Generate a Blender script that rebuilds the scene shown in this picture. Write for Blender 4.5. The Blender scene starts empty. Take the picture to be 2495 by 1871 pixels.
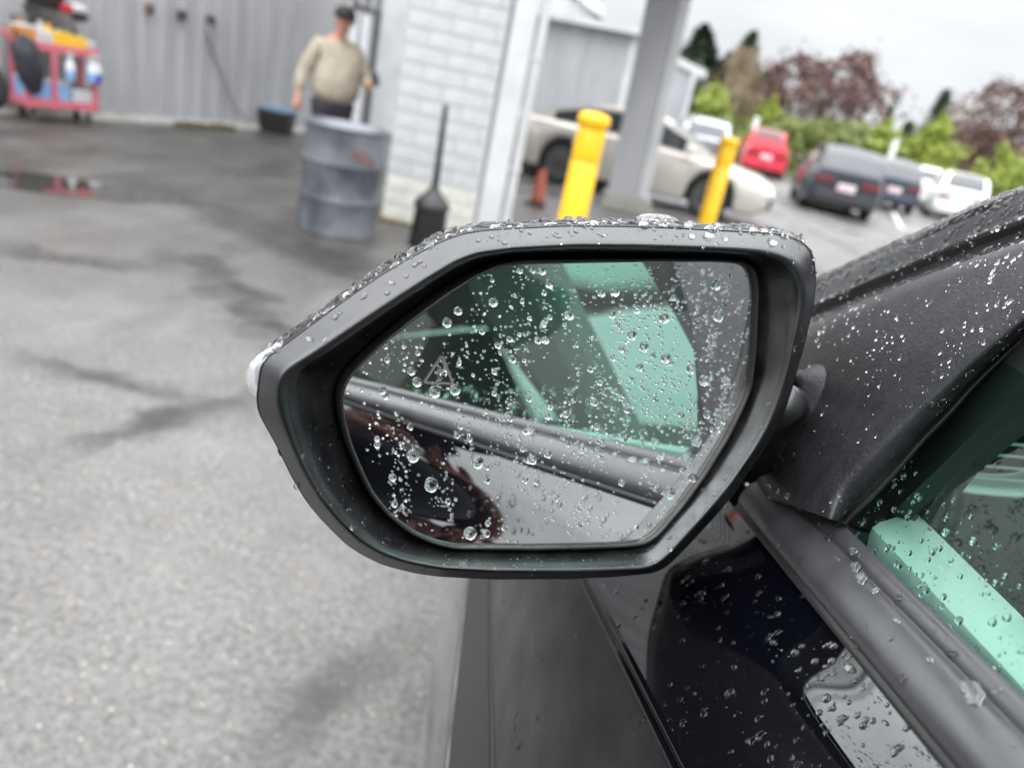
import bpy, math, random
import numpy as np
from mathutils import Vector, Matrix, noise, Quaternion
rnd = random.Random(7)
R = math.radians
SC = bpy.context.scene
COL = SC.collection

# ------------------------------------------------------------------ camera
W, H = 2495.0, 1871.0
F = 1830.0                       # focal length in photo pixels
ROLL = R(12.0); PIT = math.atan(716.0 / F)
cr, sr, cp, sp = math.cos(ROLL), math.sin(ROLL), math.cos(PIT), math.sin(PIT)
CAM = Vector((0, 0, 1.45))
cd = bpy.data.cameras.new('camera'); cam = bpy.data.objects.new('camera', cd); COL.objects.link(cam)
cd.sensor_width = 36; cd.lens = F / W * 36; cd.clip_start = 0.02; cd.clip_end = 900
cd.dof.use_dof = True; cd.dof.focus_distance = 0.40; cd.dof.aperture_fstop = 5.6
right = Vector((cr, sp * sr, cp * sr)); up = Vector((-sr, sp * cr, cp * cr)); fwd = Vector((0, cp, -sp))
cam.matrix_world = Matrix(((right.x, up.x, -fwd.x, 0), (right.y, up.y, -fwd.y, 0), (right.z, up.z, -fwd.z, 1.45), (0, 0, 0, 1)))
SC.camera = cam

def ray(px, py):
    dx, dy = (px - W / 2) / F, (py - H / 2) / F
    u = cr * dx + sr * dy; v = sr * dx - cr * dy
    return Vector((u, cp + v * sp, v * cp - sp))
def atY(px, py, Y): r = ray(px, py); return CAM + r * (Y / r.y)
def atX(px, py, X): r = ray(px, py); return CAM + r * (X / r.x)
def atD(px, py, D): return CAM + ray(px, py) * D
def atPl(px, py, p0, n): r = ray(px, py); return CAM + r * ((p0 - CAM).dot(n) / r.dot(n))
def gnd(px, py, z=0.0): r = ray(px, py); return CAM + r * ((z - CAM.z) / r.z)

# ------------------------------------------------------------------ world, overcast sky
world = bpy.data.worlds.new('World'); SC.world = world; world.use_nodes = True
nt = world.node_tree; nt.nodes.clear(); N = nt.nodes.new; LK = nt.links.new
out = N('ShaderNodeOutputWorld'); bg = N('ShaderNodeBackground'); LK(bg.outputs[0], out.inputs[0])
tc = N('ShaderNodeTexCoord'); sep = N('ShaderNodeSeparateXYZ'); LK(tc.outputs['Generated'], sep.inputs[0])
ramp = N('ShaderNodeValToRGB'); LK(sep.outputs[2], ramp.inputs[0])
e = ramp.color_ramp.elements
e[0].position = 0.0; e[0].color = (.125, .130, .135, 1)
e[1].position = 1.0; e[1].color = (.93, .95, .98, 1)
k = ramp.color_ramp.elements.new(0.22); k.color = (.165, .170, .175, 1); k = ramp.color_ramp.elements.new(0.5); k.color = (.50, .515, .53, 1)
mp = N('ShaderNodeMapping'); mp.inputs['Scale'].default_value = (1.3, 1.3, 4.0); LK(tc.outputs['Generated'], mp.inputs[0])
nz = N('ShaderNodeTexNoise'); nz.inputs['Scale'].default_value = 1.9; nz.inputs['Detail'].default_value = 5; nz.inputs['Roughness'].default_value = .55
LK(mp.outputs[0], nz.inputs['Vector'])
cr2 = N('ShaderNodeMapRange'); cr2.inputs[1].default_value = .3; cr2.inputs[2].default_value = .7; cr2.inputs[3].default_value = .86; cr2.inputs[4].default_value = 1.12
LK(nz.outputs[0], cr2.inputs[0])
vm = N('ShaderNodeVectorMath'); vm.operation = 'SCALE'; LK(ramp.outputs[0], vm.inputs[0]); LK(cr2.outputs[0], vm.inputs['Scale'])
vs = N('ShaderNodeVectorMath'); vs.operation = 'SCALE'; vs.inputs['Scale'].default_value = 5.4; LK(vm.outputs[0], vs.inputs[0])
sky = N('ShaderNodeTexSky'); sky.sky_type = 'NISHITA'; sky.sun_disc = False; sky.sun_elevation = R(48); sky.sun_rotation = R(200); sky.dust_density = 4
s2 = N('ShaderNodeVectorMath'); s2.operation = 'SCALE'; s2.inputs['Scale'].default_value = .006; LK(sky.outputs[0], s2.inputs[0])
ad = N('ShaderNodeVectorMath'); ad.operation = 'ADD'; LK(vs.outputs[0], ad.inputs[0]); LK(s2.outputs[0], ad.inputs[1])
LK(ad.outputs[0], bg.inputs[0]); bg.inputs[1].default_value = 1.0
sun = bpy.data.lights.new('sun', 'SUN'); so = bpy.data.objects.new('sun', sun); COL.objects.link(so)
sun.energy = 0.8; sun.angle = R(90); sun.color = (1, .97, .93); so.rotation_euler = (R(38), R(-14), R(0)); so.location = (0, 0, 30)
SC.view_settings.view_transform = 'Standard'; SC.view_settings.look = 'None'; SC.view_settings.exposure = 0.22; SC.view_settings.gamma = 1
SC.cycles.use_denoising = True
SC.cycles.max_bounces = 14; SC.cycles.transmission_bounces = 10; SC.cycles.glossy_bounces = 8; SC.cycles.transparent_max_bounces = 16
SC.cycles.sample_clamp_indirect = 6; SC.cycles.blur_glossy = 0.2

# ------------------------------------------------------------------ materials
def mat(name, col=(.5, .5, .5), rough=.5, metal=0.0, spec=None, coat=0.0, ior=None, noise_amt=0.0, noise_scale=5.0, bump=0.0, bump_scale=100.0, col2=None, lo=.35, hi=.65, rough2=None, trans=0.0, emis=None, det=4.0, stretch=None):
    m = bpy.data.materials.new(name); m.use_nodes = True
    t = m.node_tree; b = t.nodes['Principled BSDF']
    b.inputs['Base Color'].default_value = (*col, 1); b.inputs['Roughness'].default_value = rough; b.inputs['Metallic'].default_value = metal
    if spec is not None: b.inputs['Specular IOR Level'].default_value = spec
    if ior: b.inputs['IOR'].default_value = ior
    if coat: b.inputs['Coat Weight'].default_value = coat; b.inputs['Coat Roughness'].default_value = .02
    if trans: b.inputs['Transmission Weight'].default_value = trans
    if emis: b.inputs['Emission Color'].default_value = (*emis[0], 1); b.inputs['Emission Strength'].default_value = emis[1]
    c = t.nodes.new('ShaderNodeTexCoord'); src = c.outputs['Object']
    if stretch:
        mm = t.nodes.new('ShaderNodeMapping'); mm.inputs['Scale'].default_value = stretch; t.links.new(src, mm.inputs[0]); src = mm.outputs[0]
    if col2 is not None or rough2 is not None:
        n = t.nodes.new('ShaderNodeTexNoise'); n.inputs['Scale'].default_value = noise_scale; n.inputs['Detail'].default_value = det; t.links.new(src, n.inputs['Vector'])
        mr = t.nodes.new('ShaderNodeMapRange'); mr.inputs[1].default_value = lo; mr.inputs[2].default_value = hi; t.links.new(n.outputs[0], mr.inputs[0])
        if col2 is not None:
            mx = t.nodes.new('ShaderNodeMix'); mx.data_type = 'RGBA'; mx.inputs[6].default_value = (*col, 1); mx.inputs[7].default_value = (*col2, 1)
            t.links.new(mr.outputs[0], mx.inputs[0]); t.links.new(mx.outputs[2], b.inputs['Base Color'])
        if rough2 is not None:
            mf = t.nodes.new('ShaderNodeMix'); mf.inputs[2].default_value = rough; mf.inputs[3].default_value = rough2
            t.links.new(mr.outputs[0], mf.inputs[0]); t.links.new(mf.outputs[0], b.inputs['Roughness'])
    if bump:
        n = t.nodes.new('ShaderNodeTexNoise'); n.inputs['Scale'].default_value = bump_scale; n.inputs['Detail'].default_value = 3; t.links.new(src, n.inputs['Vector'])
        bp = t.nodes.new('ShaderNodeBump'); bp.inputs['Strength'].default_value = 1; bp.inputs['Distance'].default_value = bump
        t.links.new(n.outputs[0], bp.inputs['Height']); t.links.new(bp.outputs[0], b.inputs['Normal'])
    return m

def glassmat(name, tint, gl=1.0):
    m = bpy.data.materials.new(name); m.use_nodes = True; t = m.node_tree; t.nodes.clear()
    o = t.nodes.new('ShaderNodeOutputMaterial'); mx = t.nodes.new('ShaderNodeMixShader'); tr = t.nodes.new('ShaderNodeBsdfTransparent'); g = t.nodes.new('ShaderNodeBsdfGlossy')
    tr.inputs[0].default_value = (*tint, 1); g.inputs['Roughness'].default_value = 0.0; g.inputs[0].default_value = (gl, gl, gl, 1)
    lw = t.nodes.new('ShaderNodeLayerWeight'); lw.inputs[0].default_value = .5
    pw = t.nodes.new('ShaderNodeMath'); pw.operation = 'POWER'; pw.inputs[1].default_value = 5.0; t.links.new(lw.outputs['Facing'], pw.inputs[0])
    fr = t.nodes.new('ShaderNodeMath'); fr.operation = 'MULTIPLY_ADD'; fr.inputs[1].default_value = .8; fr.inputs[2].default_value = .022; t.links.new(pw.outputs[0], fr.inputs[0])
    t.links.new(fr.outputs[0], mx.inputs[0]); t.links.new(tr.outputs[0], mx.inputs[1]); t.links.new(g.outputs[0], mx.inputs[2]); t.links.new(mx.outputs[0], o.inputs[0])
    return m

def watermat(name):
    m = bpy.data.materials.new(name); m.use_nodes = True; t = m.node_tree; t.nodes.clear()
    o = t.nodes.new('ShaderNodeOutputMaterial'); g = t.nodes.new('ShaderNodeBsdfGlass'); g.inputs['IOR'].default_value = 1.38; g.inputs['Roughness'].default_value = 0.0
    t.links.new(g.outputs[0], o.inputs[0]); return m

M = {}
M['rim'] = mat('textured_black_plastic', (.0045, .005, .006), .27, spec=.9, bump=.00006, bump_scale=900, col2=(.016, .0165, .018), noise_scale=60)
M['chrome'] = mat('wet_bright_trim', (.55, .56, .58), .22, metal=1.0)
M['flute'] = mat('grey_wet_trim', (.02, .02, .022), .35, spec=.3)
M['gloss'] = mat('gloss_black', (.003, .003, .004), .06, spec=.5)
M['paint'] = mat('black_paint', (.002, .0023, .004), .02, spec=1.0, ior=1.5, coat=.3)
M['sail'] = mat('grained_black_plastic', (.018, .018, .021), .42, spec=.42, bump=.0005, bump_scale=420, col2=(.027, .027, .030), noise_scale=90)
M['trim'] = mat('satin_grey_trim', (.034, .034, .039), .28, spec=.75, col2=(.042, .042, .047), noise_scale=40, rough2=.42)
M['rubber'] = mat('rubber', (.012, .012, .013), .5)
M['bezel'] = mat('bezel_plastic', (.02, .018, .018), .22, bump=.0001, bump_scale=300)
M['clad'] = mat('moulding_plastic', (.006, .006, .007), .32, spec=.4, col2=(.020, .020, .021), noise_scale=30, stretch=(1, .5, 1), rough2=.28, bump=.0002, bump_scale=260)
M['clad2'] = mat('sill_plastic', (.014, .014, .016), .42, spec=.35)
M['mirror'] = mat('mirror_silver', (.86, .89, .89), 0.0, metal=1.0)
M['icon'] = mat('etched_icon', (.13, .125, .115), .5)
M['lens'] = mat('clear_lens', (.42, .44, .47), .08, trans=.6, coat=.5)
M['water'] = watermat('water')
M['window'] = glassmat('tinted_window', (.58, .80, .72))
M['clear'] = glassmat('windshield_glass', (.78, .9, .85))
M['mint'] = mat('light_grey_leatherette', (.44, .46, .44), .5, bump=.0002, bump_scale=400)
M['dash'] = mat('dash_plastic', (.055, .058, .056), .5, bump=.0003, bump_scale=300)
M['mid'] = mat('mid_grey_trim', (.22, .23, .225), .55)
M['dark'] = mat('dark_interior', (.018, .02, .02), .6)
M['dark2'] = mat('charcoal_interior', (.06, .06, .06), .6)
M['tyre'] = mat('tyre', (.02, .02, .02), .7, bump=.002, bump_scale=40)
M['rimmetal'] = mat('wheel_alloy', (.35, .36, .37), .3, metal=.8)
M['under'] = mat('underbody', (.012, .012, .012), .8)
M['carglass'] = mat('car_glass_dark', (.03, .035, .04), .05, spec=.8)

def asphalt():
    m = bpy.data.materials.new('wet_asphalt'); m.use_nodes = True; t = m.node_tree; b = t.nodes['Principled BSDF']; n = t.nodes.new; l = t.links.new
    c = n('ShaderNodeTexCoord')
    def nzn(scale, det, rough=.6, st=None):
        x = n('ShaderNodeTexNoise'); x.inputs['Scale'].default_value = scale; x.inputs['Detail'].default_value = det; x.inputs['Roughness'].default_value = rough
        if st:
            mm = n('ShaderNodeMapping'); mm.inputs['Scale'].default_value = st[:3]; mm.inputs['Rotation'].default_value = (0, 0, st[3]); l(c.outputs['Object'], mm.inputs[0]); l(mm.outputs[0], x.inputs['Vector'])
        else: l(c.outputs['Object'], x.inputs['Vector'])
        return x
    def mr(src, a, b_, c_=0., d=1.):
        x = n('ShaderNodeMapRange'); x.inputs[1].default_value = a; x.inputs[2].default_value = b_; x.inputs[3].default_value = c_; x.inputs[4].default_value = d; l(src, x.inputs[0]); return x.outputs[0]
    def mixc(f, A, B):
        x = n('ShaderNodeMix'); x.data_type = 'RGBA'
        for s, v in ((6, A), (7, B)):
            if isinstance(v, tuple): x.inputs[s].default_value = (*v, 1)
            else: l(v, x.inputs[s])
        l(f, x.inputs[0]); return x.outputs[2]
    base = mixc(mr(nzn(1.5, 10, .7).outputs[0], .36, .64), (.054, .0495, .045), (.150, .142, .132))
    # aggregate grain
    fine = mixc(mr(nzn(44, 6, .8).outputs[0], .38, .62), (.015, .0145, .014), (.225, .218, .208))
    x = n('ShaderNodeMix'); x.data_type = 'RGBA'; x.inputs[0].default_value = .5; l(base, x.inputs[6]); l(fine, x.inputs[7]); colr = x.outputs[2]
    # pale chips, painted bright to stand for glints of wet aggregate
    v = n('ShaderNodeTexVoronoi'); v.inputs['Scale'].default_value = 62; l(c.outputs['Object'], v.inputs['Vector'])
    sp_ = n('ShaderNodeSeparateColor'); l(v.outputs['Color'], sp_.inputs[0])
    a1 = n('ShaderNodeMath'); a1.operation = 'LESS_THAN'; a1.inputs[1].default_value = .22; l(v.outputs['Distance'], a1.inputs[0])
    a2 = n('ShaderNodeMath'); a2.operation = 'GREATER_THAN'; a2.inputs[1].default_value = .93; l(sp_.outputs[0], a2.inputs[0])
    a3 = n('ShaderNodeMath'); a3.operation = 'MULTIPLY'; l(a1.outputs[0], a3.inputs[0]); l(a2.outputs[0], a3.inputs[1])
    glint_chip = mixc(sp_.outputs[1], (.42, .42, .42), (.42, .32, .23))
    colr = mixc(a3.outputs[0], colr, glint_chip)
    # oily darker tracks and stains
    st = mr(nzn(.55, 6, .6, (1.25, .32, 1., R(-52))).outputs[0], .50, .62)
    s2_ = n('ShaderNodeMath'); s2_.operation = 'MULTIPLY'; s2_.inputs[1].default_value = .75; l(st, s2_.inputs[0])
    colr = mixc(s2_.outputs[0], colr, (.02, .0195, .0195))
    def seg(p0, p1, wd, wob=.15):
        p0, p1 = gnd(*p0), gnd(*p1); L = (p1 - p0).length; an = math.atan2(p1.y - p0.y, p1.x - p0.x)
        m_ = n('ShaderNodeMapping'); m_.vector_type = 'TEXTURE'; m_.inputs['Location'].default_value = (p0.x, p0.y, 0); m_.inputs['Rotation'].default_value = (0, 0, an); l(c.outputs['Object'], m_.inputs[0])
        sx_ = n('ShaderNodeSeparateXYZ'); l(m_.outputs[0], sx_.inputs[0]); wn = mr(nzn(2.2, 6, .65).outputs[0], .2, .8, -wob * 2, wob * 2)
        y_ = n('ShaderNodeMath'); y_.operation = 'ADD'; l(sx_.outputs[1], y_.inputs[0]); l(wn, y_.inputs[1]); ab = n('ShaderNodeMath'); ab.operation = 'ABSOLUTE'; l(y_.outputs[0], ab.inputs[0])
        a_ = mr(ab.outputs[0], wd * .3, wd, 1, 0); b_ = mr(sx_.outputs[0], -.1, .3); c_ = mr(sx_.outputs[0], L - .4, L + .1, 1, 0)
        q1 = n('ShaderNodeMath'); q1.operation = 'MULTIPLY'; l(a_, q1.inputs[0]); l(b_, q1.inputs[1]); q2 = n('ShaderNodeMath'); q2.operation = 'MULTIPLY'; l(q1.outputs[0], q2.inputs[0]); l(c_, q2.inputs[1])
        q3 = n('ShaderNodeMath'); q3.operation = 'MULTIPLY'; l(q2.outputs[0], q3.inputs[0]); l(mr(nzn(4, 8, .75).outputs[0],   .3, .6, .3, .95), q3.inputs[1]); return q3.outputs[0]
    for s_ in (((360, 440), (1010, 720), .42, .12), ((120, 1110), (690, 930), .11, .09), ((-50, 600), (420, 660), .22, .14), ((420, 600), (760, 880), .22, .14), ((560, 1890), (1000, 1540), .10, .03), ((0, 860), (560, 990), .13, .10)):
        colr = mixc(seg(*s_), colr, (.016, .015, .014))
    # brown silt towards the building, farther off
    sepn = n('ShaderNodeSeparateXYZ'); l(c.outputs['Object'], sepn.inputs[0])
    ax = n('ShaderNodeMath'); ax.operation = 'MULTIPLY_ADD'; ax.inputs[1].default_value = -.55; l(sepn.outputs[0], ax.inputs[0]); l(sepn.outputs[1], ax.inputs[2])
    g1 = mr(ax.outputs[0], 4.2, 8.2); g2 = mr(nzn(.8, 5, .6, (1, .5, 1, R(40))).outputs[0], .38, .62, .35, 1)
    g3 = n('ShaderNodeMath'); g3.operation = 'MULTIPLY'; l(g1, g3.inputs[0]); l(g2, g3.inputs[1])
    xr = mr(sepn.outputs[0], -1.2, .5, 1, 0); g4 = n('ShaderNodeMath'); g4.operation = 'MULTIPLY'; l(g3.outputs[0], g4.inputs[0]); l(xr, g4.inputs[1])
    g5 = n('ShaderNodeMath'); g5.operation = 'MULTIPLY'; g5.inputs[1].default_value = .8; l(g4.outputs[0], g5.inputs[0])
    colr = mixc(g5.outputs[0], colr, (.026, .0225, .017))
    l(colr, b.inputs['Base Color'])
    wet = mr(nzn(.9, 5, .6, (1, .6, 1, R(20))).outputs[0], .40, .62, .52, .20); l(wet, b.inputs['Roughness'])
    bp = n('ShaderNodeBump'); bp.inputs['Strength'].default_value = .8; bp.inputs['Distance'].default_value = .004; l(nzn(90, 4, .7).outputs[0], bp.inputs['Height']); l(bp.outputs[0], b.inputs['Normal'])
    return m
M['asphalt'] = asphalt()

# ------------------------------------------------------------------ mesh helpers
class MB:
    def __init__(s): s.v = []; s.f = []
    def add(s, vs, fs):
        o = len(s.v); s.v += [tuple(x) for x in vs]; s.f += [tuple(i + o for i in q) for q in fs]; return s
    def box(s, c, d, rz=0.0, taper=1.0):
        x, y, z = d[0] / 2, d[1] / 2, d[2] / 2; cs, sn = math.cos(rz), math.sin(rz); vs = []
        for k, (i, j) in [(a, b) for a in (-1, 1) for b in ((-1, -1), (1, -1), (1, 1), (-1, 1))]:
            tt = taper if k > 0 else 1; X, Y = i * x * tt, j * y * tt
            vs.append((c[0] + X * cs - Y * sn, c[1] + X * sn + Y * cs, c[2] + k * z))
        return s.add(vs, [(3, 2, 1, 0), (4, 5, 6, 7), (0, 1, 5, 4), (1, 2, 6, 5), (2, 3, 7, 6), (3, 0, 4, 7)])
    def lathe(s, c, prof, seg=24, sx=1, sy=1, capb=True, capt=True):
        vs = [(c[0] + r * math.cos(a) * sx, c[1] + r * math.sin(a) * sy, c[2] + z) for r, z in prof for a in [2 * math.pi * i / seg for i in range(seg)]]
        fs = [(k * seg + i, k * seg + (i + 1) % seg, (k + 1) * seg + (i + 1) % seg, (k + 1) * seg + i) for k in range(len(prof) - 1) for i in range(seg)]
        if capb: fs.append(tuple(range(seg - 1, -1, -1)))
        if capt: fs.append(tuple((len(prof) - 1) * seg + i for i in range(seg)))
        return s.add(vs, fs)
    def tube(s, pts, r, seg=8, cap=True):
        pts = [Vector(p) for p in pts]; n = len(pts); rs = r if isinstance(r, (list, tuple)) else [r] * n; vs = []; ref = None
        for i, p in enumerate(pts):
            d = (pts[min(i + 1, n - 1)] - pts[max(i - 1, 0)]).normalized()
            if ref is None: ref = Vector((0, 0, 1)) if abs(d.z) < .9 else Vector((1, 0, 0))
            a = d.cross(ref).normalized(); b = d.cross(a).normalized(); ref = -b if False else ref
            for k in range(seg):
                an = 2 * math.pi * k / seg; vs.append(p + (a * math.cos(an) + b * math.sin(an)) * rs[i])
        fs = [(k * seg + i, k * seg + (i + 1) % seg, (k + 1) * seg + (i + 1) % seg, (k + 1) * seg + i) for k in range(n - 1) for i in range(seg)]
        if cap: fs += [tuple(range(seg - 1, -1, -1)), tuple((n - 1) * seg + i for i in range(seg))]
        return s.add(vs, fs)
    def grid(s, rows, closed=False):
        n = len(rows[0]); vs = [p for r in rows for p in r]; fs = []
        for k in range(len(rows) - 1):
            for i in range(n if closed else n - 1):
                j = (i + 1) % n; fs.append((k * n + i, k * n + j, (k + 1) * n + j, (k + 1) * n + i))
        return s.add(vs, fs)
    def slab(s, poly, nrm, th):
        n = len(poly); nrm = Vector(nrm).normalized() * th; a = [Vector(p) for p in poly]; b = [p - nrm for p in a]
        return s.add(a + b, [tuple(range(n)), tuple(range(2 * n - 1, n - 1, -1))] + [(i, i + n, (i + 1) % n + n, (i + 1) % n) for i in range(n)])
    def sphere(s, c, r, seg=12, rings=8):
        rr = r if isinstance(r, (tuple, list)) else (r, r, r); vs = [(c[0], c[1], c[2] - rr[2])]
        for k in range(1, rings):
            t = -math.pi / 2 + math.pi * k / rings
            vs += [(c[0] + rr[0] * math.cos(t) * math.cos(2 * math.pi * i / seg), c[1] + rr[1] * math.cos(t) * math.sin(2 * math.pi * i / seg), c[2] + rr[2] * math.sin(t)) for i in range(seg)]
        vs.append((c[0], c[1], c[2] + rr[2])); L = len(vs) - 1
        fs = [(0, 1 + (i + 1) % seg, 1 + i) for i in range(seg)] + [(L, L - seg + i, L - seg + (i + 1) % seg) for i in range(seg)]
        for k in range(rings - 2):
            a = 1 + k * seg; fs += [(a + i, a + (i + 1) % seg, a + seg + (i + 1) % seg, a + seg + i) for i in range(seg)]
        return s.add(vs, fs)
    def obj(s, name, m, parent=None, smooth=False, bevel=0.0, world=False, angle=None, subd=0):
        off = Vector((0, 0, 0))
        if world and parent is not None:
            q = parent
            while q is not None: off += Vector(q.location); q = q.parent
        me = bpy.data.meshes.new(name); me.from_pydata([tuple(Vector(v) - off) for v in s.v] if world else s.v, [], s.f)
        me.materials.append(M[m] if isinstance(m, str) else m); me.update()
        if smooth:
            for p in me.polygons: p.use_smooth = True
            if angle: me.set_sharp_from_angle(angle=R(angle))
        o = bpy.data.objects.new(name, me); COL.objects.link(o)
        if parent is not None: o.parent = parent
        if bevel:
            b = o.modifiers.new('b', 'BEVEL'); b.width = bevel; b.segments = 2; b.limit_method = 'ANGLE'
        if subd:
            b = o.modifiers.new('s', 'SUBSURF'); b.levels = subd; b.render_levels = subd
        return o

def tag(o, label=None, cat=None, group=None, kind=None):
    if label: o['label'] = label
    if cat: o['category'] = cat
    if group: o['group'] = group
    if kind: o['kind'] = kind
    return o
def empty(name, loc, label=None, cat=None, rz=0.0, group=None, kind=None):
    o = bpy.data.objects.new(name, None); COL.objects.link(o); o.location = loc; o.rotation_euler = (0, 0, rz); o.empty_display_size = .1
    return tag(o, label, cat, group, kind)
def cpy(o, parent):
    c = o.copy(); COL.objects.link(c); c.parent = parent; return c
def piece(me, name, loc, parent, rot=None, scale=None):
    o = bpy.data.objects.new(name, me); COL.objects.link(o); o.location = loc
    if rot is not None: o.rotation_mode = 'QUATERNION'; o.rotation_quaternion = rot
    if scale is not None: o.scale = scale
    o.parent = parent; return o
def lerp(a, b, t): return a + (b - a) * t
def interp(tab, x):
    if x <= tab[0][0]: return tab[0][1]
    for (a, va), (b, vb) in zip(tab, tab[1:]):
        if x <= b: return va + (vb - va) * (x - a) / (b - a)
    return tab[-1][1]

#=SETTING
# ------------------------------------------------------------------ ground
g = MB(); g.add([(-300, -60, 0), (300, -60, 0), (300, 500, 0), (-300, 500, 0)], [(0, 1, 2, 3)])
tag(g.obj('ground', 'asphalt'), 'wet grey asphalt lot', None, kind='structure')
M['white_line'] = mat('road_paint', (.62, .62, .60), .5, col2=(.35, .35, .34), noise_scale=9)
def strip(name, a, b, w, z=.004, m='white_line', kind='structure'):
    a, b = Vector(a), Vector(b); d = (b - a).normalized(); n = Vector((-d.y, d.x, 0)) * w / 2
    q = MB(); q.add([(*(p).xy, z) for p in (a - n, b - n, b + n, a + n)], [(0, 1, 2, 3)]); return tag(q.obj(name, m), kind=kind)
strip('parking_line', gnd(-60, 412), gnd(38, 432), .10)
strip('parking_line', gnd(2208, 452), gnd(2262, 520), .12)
strip('parking_line', gnd(2140, 545), gnd(2300, 572), .14)
strip('parking_line', gnd(2150, 470), gnd(2200, 560), .12)
# puddle
M['puddle'] = mat('puddle_water', (.035, .032, .028), .03, spec=.9, ior=1.6)
def blob(name, c, rx, ry, z, m, seed, rz=0.0, kind='structure'):
    q = MB(); n = 60; vs = [(c.x, c.y, z)]
    for i in range(n):
        a = 2 * math.pi * i / n; k = 1 + .35 * noise.noise(Vector((math.cos(a) * 1.3, math.sin(a) * 1.3, seed))) + .12 * noise.noise(Vector((math.cos(a) * 5, math.sin(a) * 5, seed)))
        x, y = rx * k * math.cos(a), ry * k * math.sin(a); vs.append((c.x + x * math.cos(rz) - y * math.sin(rz), c.y + x * math.sin(rz) + y * math.cos(rz), z))
    q.add(vs, [(0, 1 + i, 1 + (i + 1) % n) for i in range(n)]); return tag(q.obj(name, m), kind=kind)
blob('puddle', gnd(150, 455), .85, .34, .004, 'puddle', 2.1, R(18))
# sidewalk along far building
M['concrete'] = mat('concrete', (.34, .33, .30), .7, col2=(.25, .24, .22), noise_scale=3, bump=.003, bump_scale=60)
M['moss'] = mat('moss', (.07, .075, .02), .9, col2=(.12, .09, .035), noise_scale=20, bump=.01, bump_scale=60)

# ------------------------------------------------------------------ left corrugated wall
A = gnd(0, 275).xy; B = gnd(615, 315).xy; dW = (B - A).normalized(); nW = Vector((dW.y, -dW.x))
def wallp(s, off, z): p = A + dW * s + nW * off; return Vector((p.x, p.y, z))
M['siding'] = mat('corrugated_steel', (.42, .42, .43), .5, col2=(.33, .33, .34), noise_scale=1.2, bump=.002, bump_scale=20, stretch=(3, 3, .6))
M['siding2'] = mat('grey_steel_siding', (.40, .41, .43), .5, col2=(.34, .35, .37), noise_scale=1.5, stretch=(2, 2, .5))
M['white'] = mat('white_paint', (.56, .57, .58), .45, col2=(.47, .48, .48), noise_scale=2.5)
M['blockpaint'] = mat('painted_block', (.50, .51, .52), .55, col2=(.42, .43, .44), noise_scale=7, bump=.003, bump_scale=70)
M['blockpaint2'] = mat('grimy_painted_block', (.66, .66, .62), .6, col2=(.50, .50, .45), noise_scale=6, bump=.003, bump_scale=70)
M['mortar'] = mat('painted_mortar', (.50, .51, .52), .7)
wall = empty('steel_wall', wallp(3, 0, 0), 'long grey corrugated steel wall behind the pink cart', 'wall', kind='structure')
q = MB(); rows = [[], []]; s = -5.0; pitch = .30
while s < 6.55:
    for ds, off in ((0, 0), (.17, 0), (.195, .028), (.275, .028)):
        if s + ds < 6.6:
            for k, z in enumerate((0.03, 4.6)): rows[k].append(wallp(s + ds, off, z))
    s += pitch
q.grid(rows); q.obj('siding', 'siding', wall, world=True)
q = MB(); q.slab([wallp(-5, .035, .0), wallp(6.6, .035, .0), wallp(6.6, .035, .07), wallp(-5, .035, .07)], (nW.x, nW.y, 0), .05); q.obj('base_flashing', 'blockpaint2', wall, world=True)
# outlets & spots on wall
for sx, px, py in ((0, 360, 22), (1, 440, 38), (2, 510, 50)):
    p = atPl(px, py, wallp(0, .03, 0), Vector((nW.x, nW.y, 0)))
    o = empty('wall_outlet', p, ['brown weathered outlet box on steel wall, farthest left', 'dark outlet box on steel wall, middle of three', 'dark outlet box with cable hanging down steel wall'][sx], 'outlet box', group='outlet boxes on the steel wall')
    M.setdefault('rust', mat('rusty_box', (.16, .11, .08), .7)); b = MB(); b.box(p + Vector((nW.x, nW.y, 0)) * .03, (.09, .09, .12), math.atan2(dW.y, dW.x)); b.obj('box', 'rust' if sx == 0 else 'dark2', o, world=True, bevel=.005)
    b = MB(); b.box(p + Vector((nW.x, nW.y, 0)) * .08, (.05, .02, .08), math.atan2(dW.y, dW.x)); b.obj('cover', 'dark2', o, world=True)
pl0 = wallp(0, .05, 0); pn = Vector((nW.x, nW.y, 0))
pts = [atPl(x, y, pl0, pn) for x, y in ((508, 55), (512, 100), (525, 145), (545, 190), (560, 235), (575, 265), (600, 290))]
q = MB(); q.tube(pts, [.035, .03, .02, .012, .012, .010, .010], 8); M['cable'] = mat('grey_cable', (.25, .25, .25), .6)
tag(q.obj('hanging_cable', 'cable', smooth=True), 'grey cable hanging down the corrugated steel wall', 'cable')
# door
door = empty('entry_door', wallp(6.8, 0, 0), 'white steel personnel door beside the white block pier', 'door', kind='thing')
q = MB(); Dn = pn
def dquad(x0, x1, z0, z1, off, th, m, nm, par=door): b = MB(); b.slab([wallp(x0, off, z0), wallp(x1, off, z0), wallp(x1, off, z1), wallp(x0, off, z1)], (nW.x, nW.y, 0), th); return b.obj(nm, m, par, world=True, bevel=.004)
sd = lambda px, py: (atPl(px, py, wallp(0, 0, 0), pn).xy - A).dot(dW)
dl, dr, dt = sd(846, 100), sd(905, 100), 2.08
M['doorw'] = mat('door_white', (.80, .81, .83), .4, col2=(.7, .71, .72), noise_scale=2)
dquad(dl, dr, .02, dt, .01, .05, 'doorw', 'door_leaf'); fr = dquad(dl - .08, dl, 0, dt + .08, .03, .08, 'blockpaint2', 'frame_side'); dquad(dl, dr, dt, dt + .08, .03, .08, 'dark2', 'frame_head')
dquad(dr, dr + .16, 0, dt + .08, .03, .08, 'dark2', 'frame_side')
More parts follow.
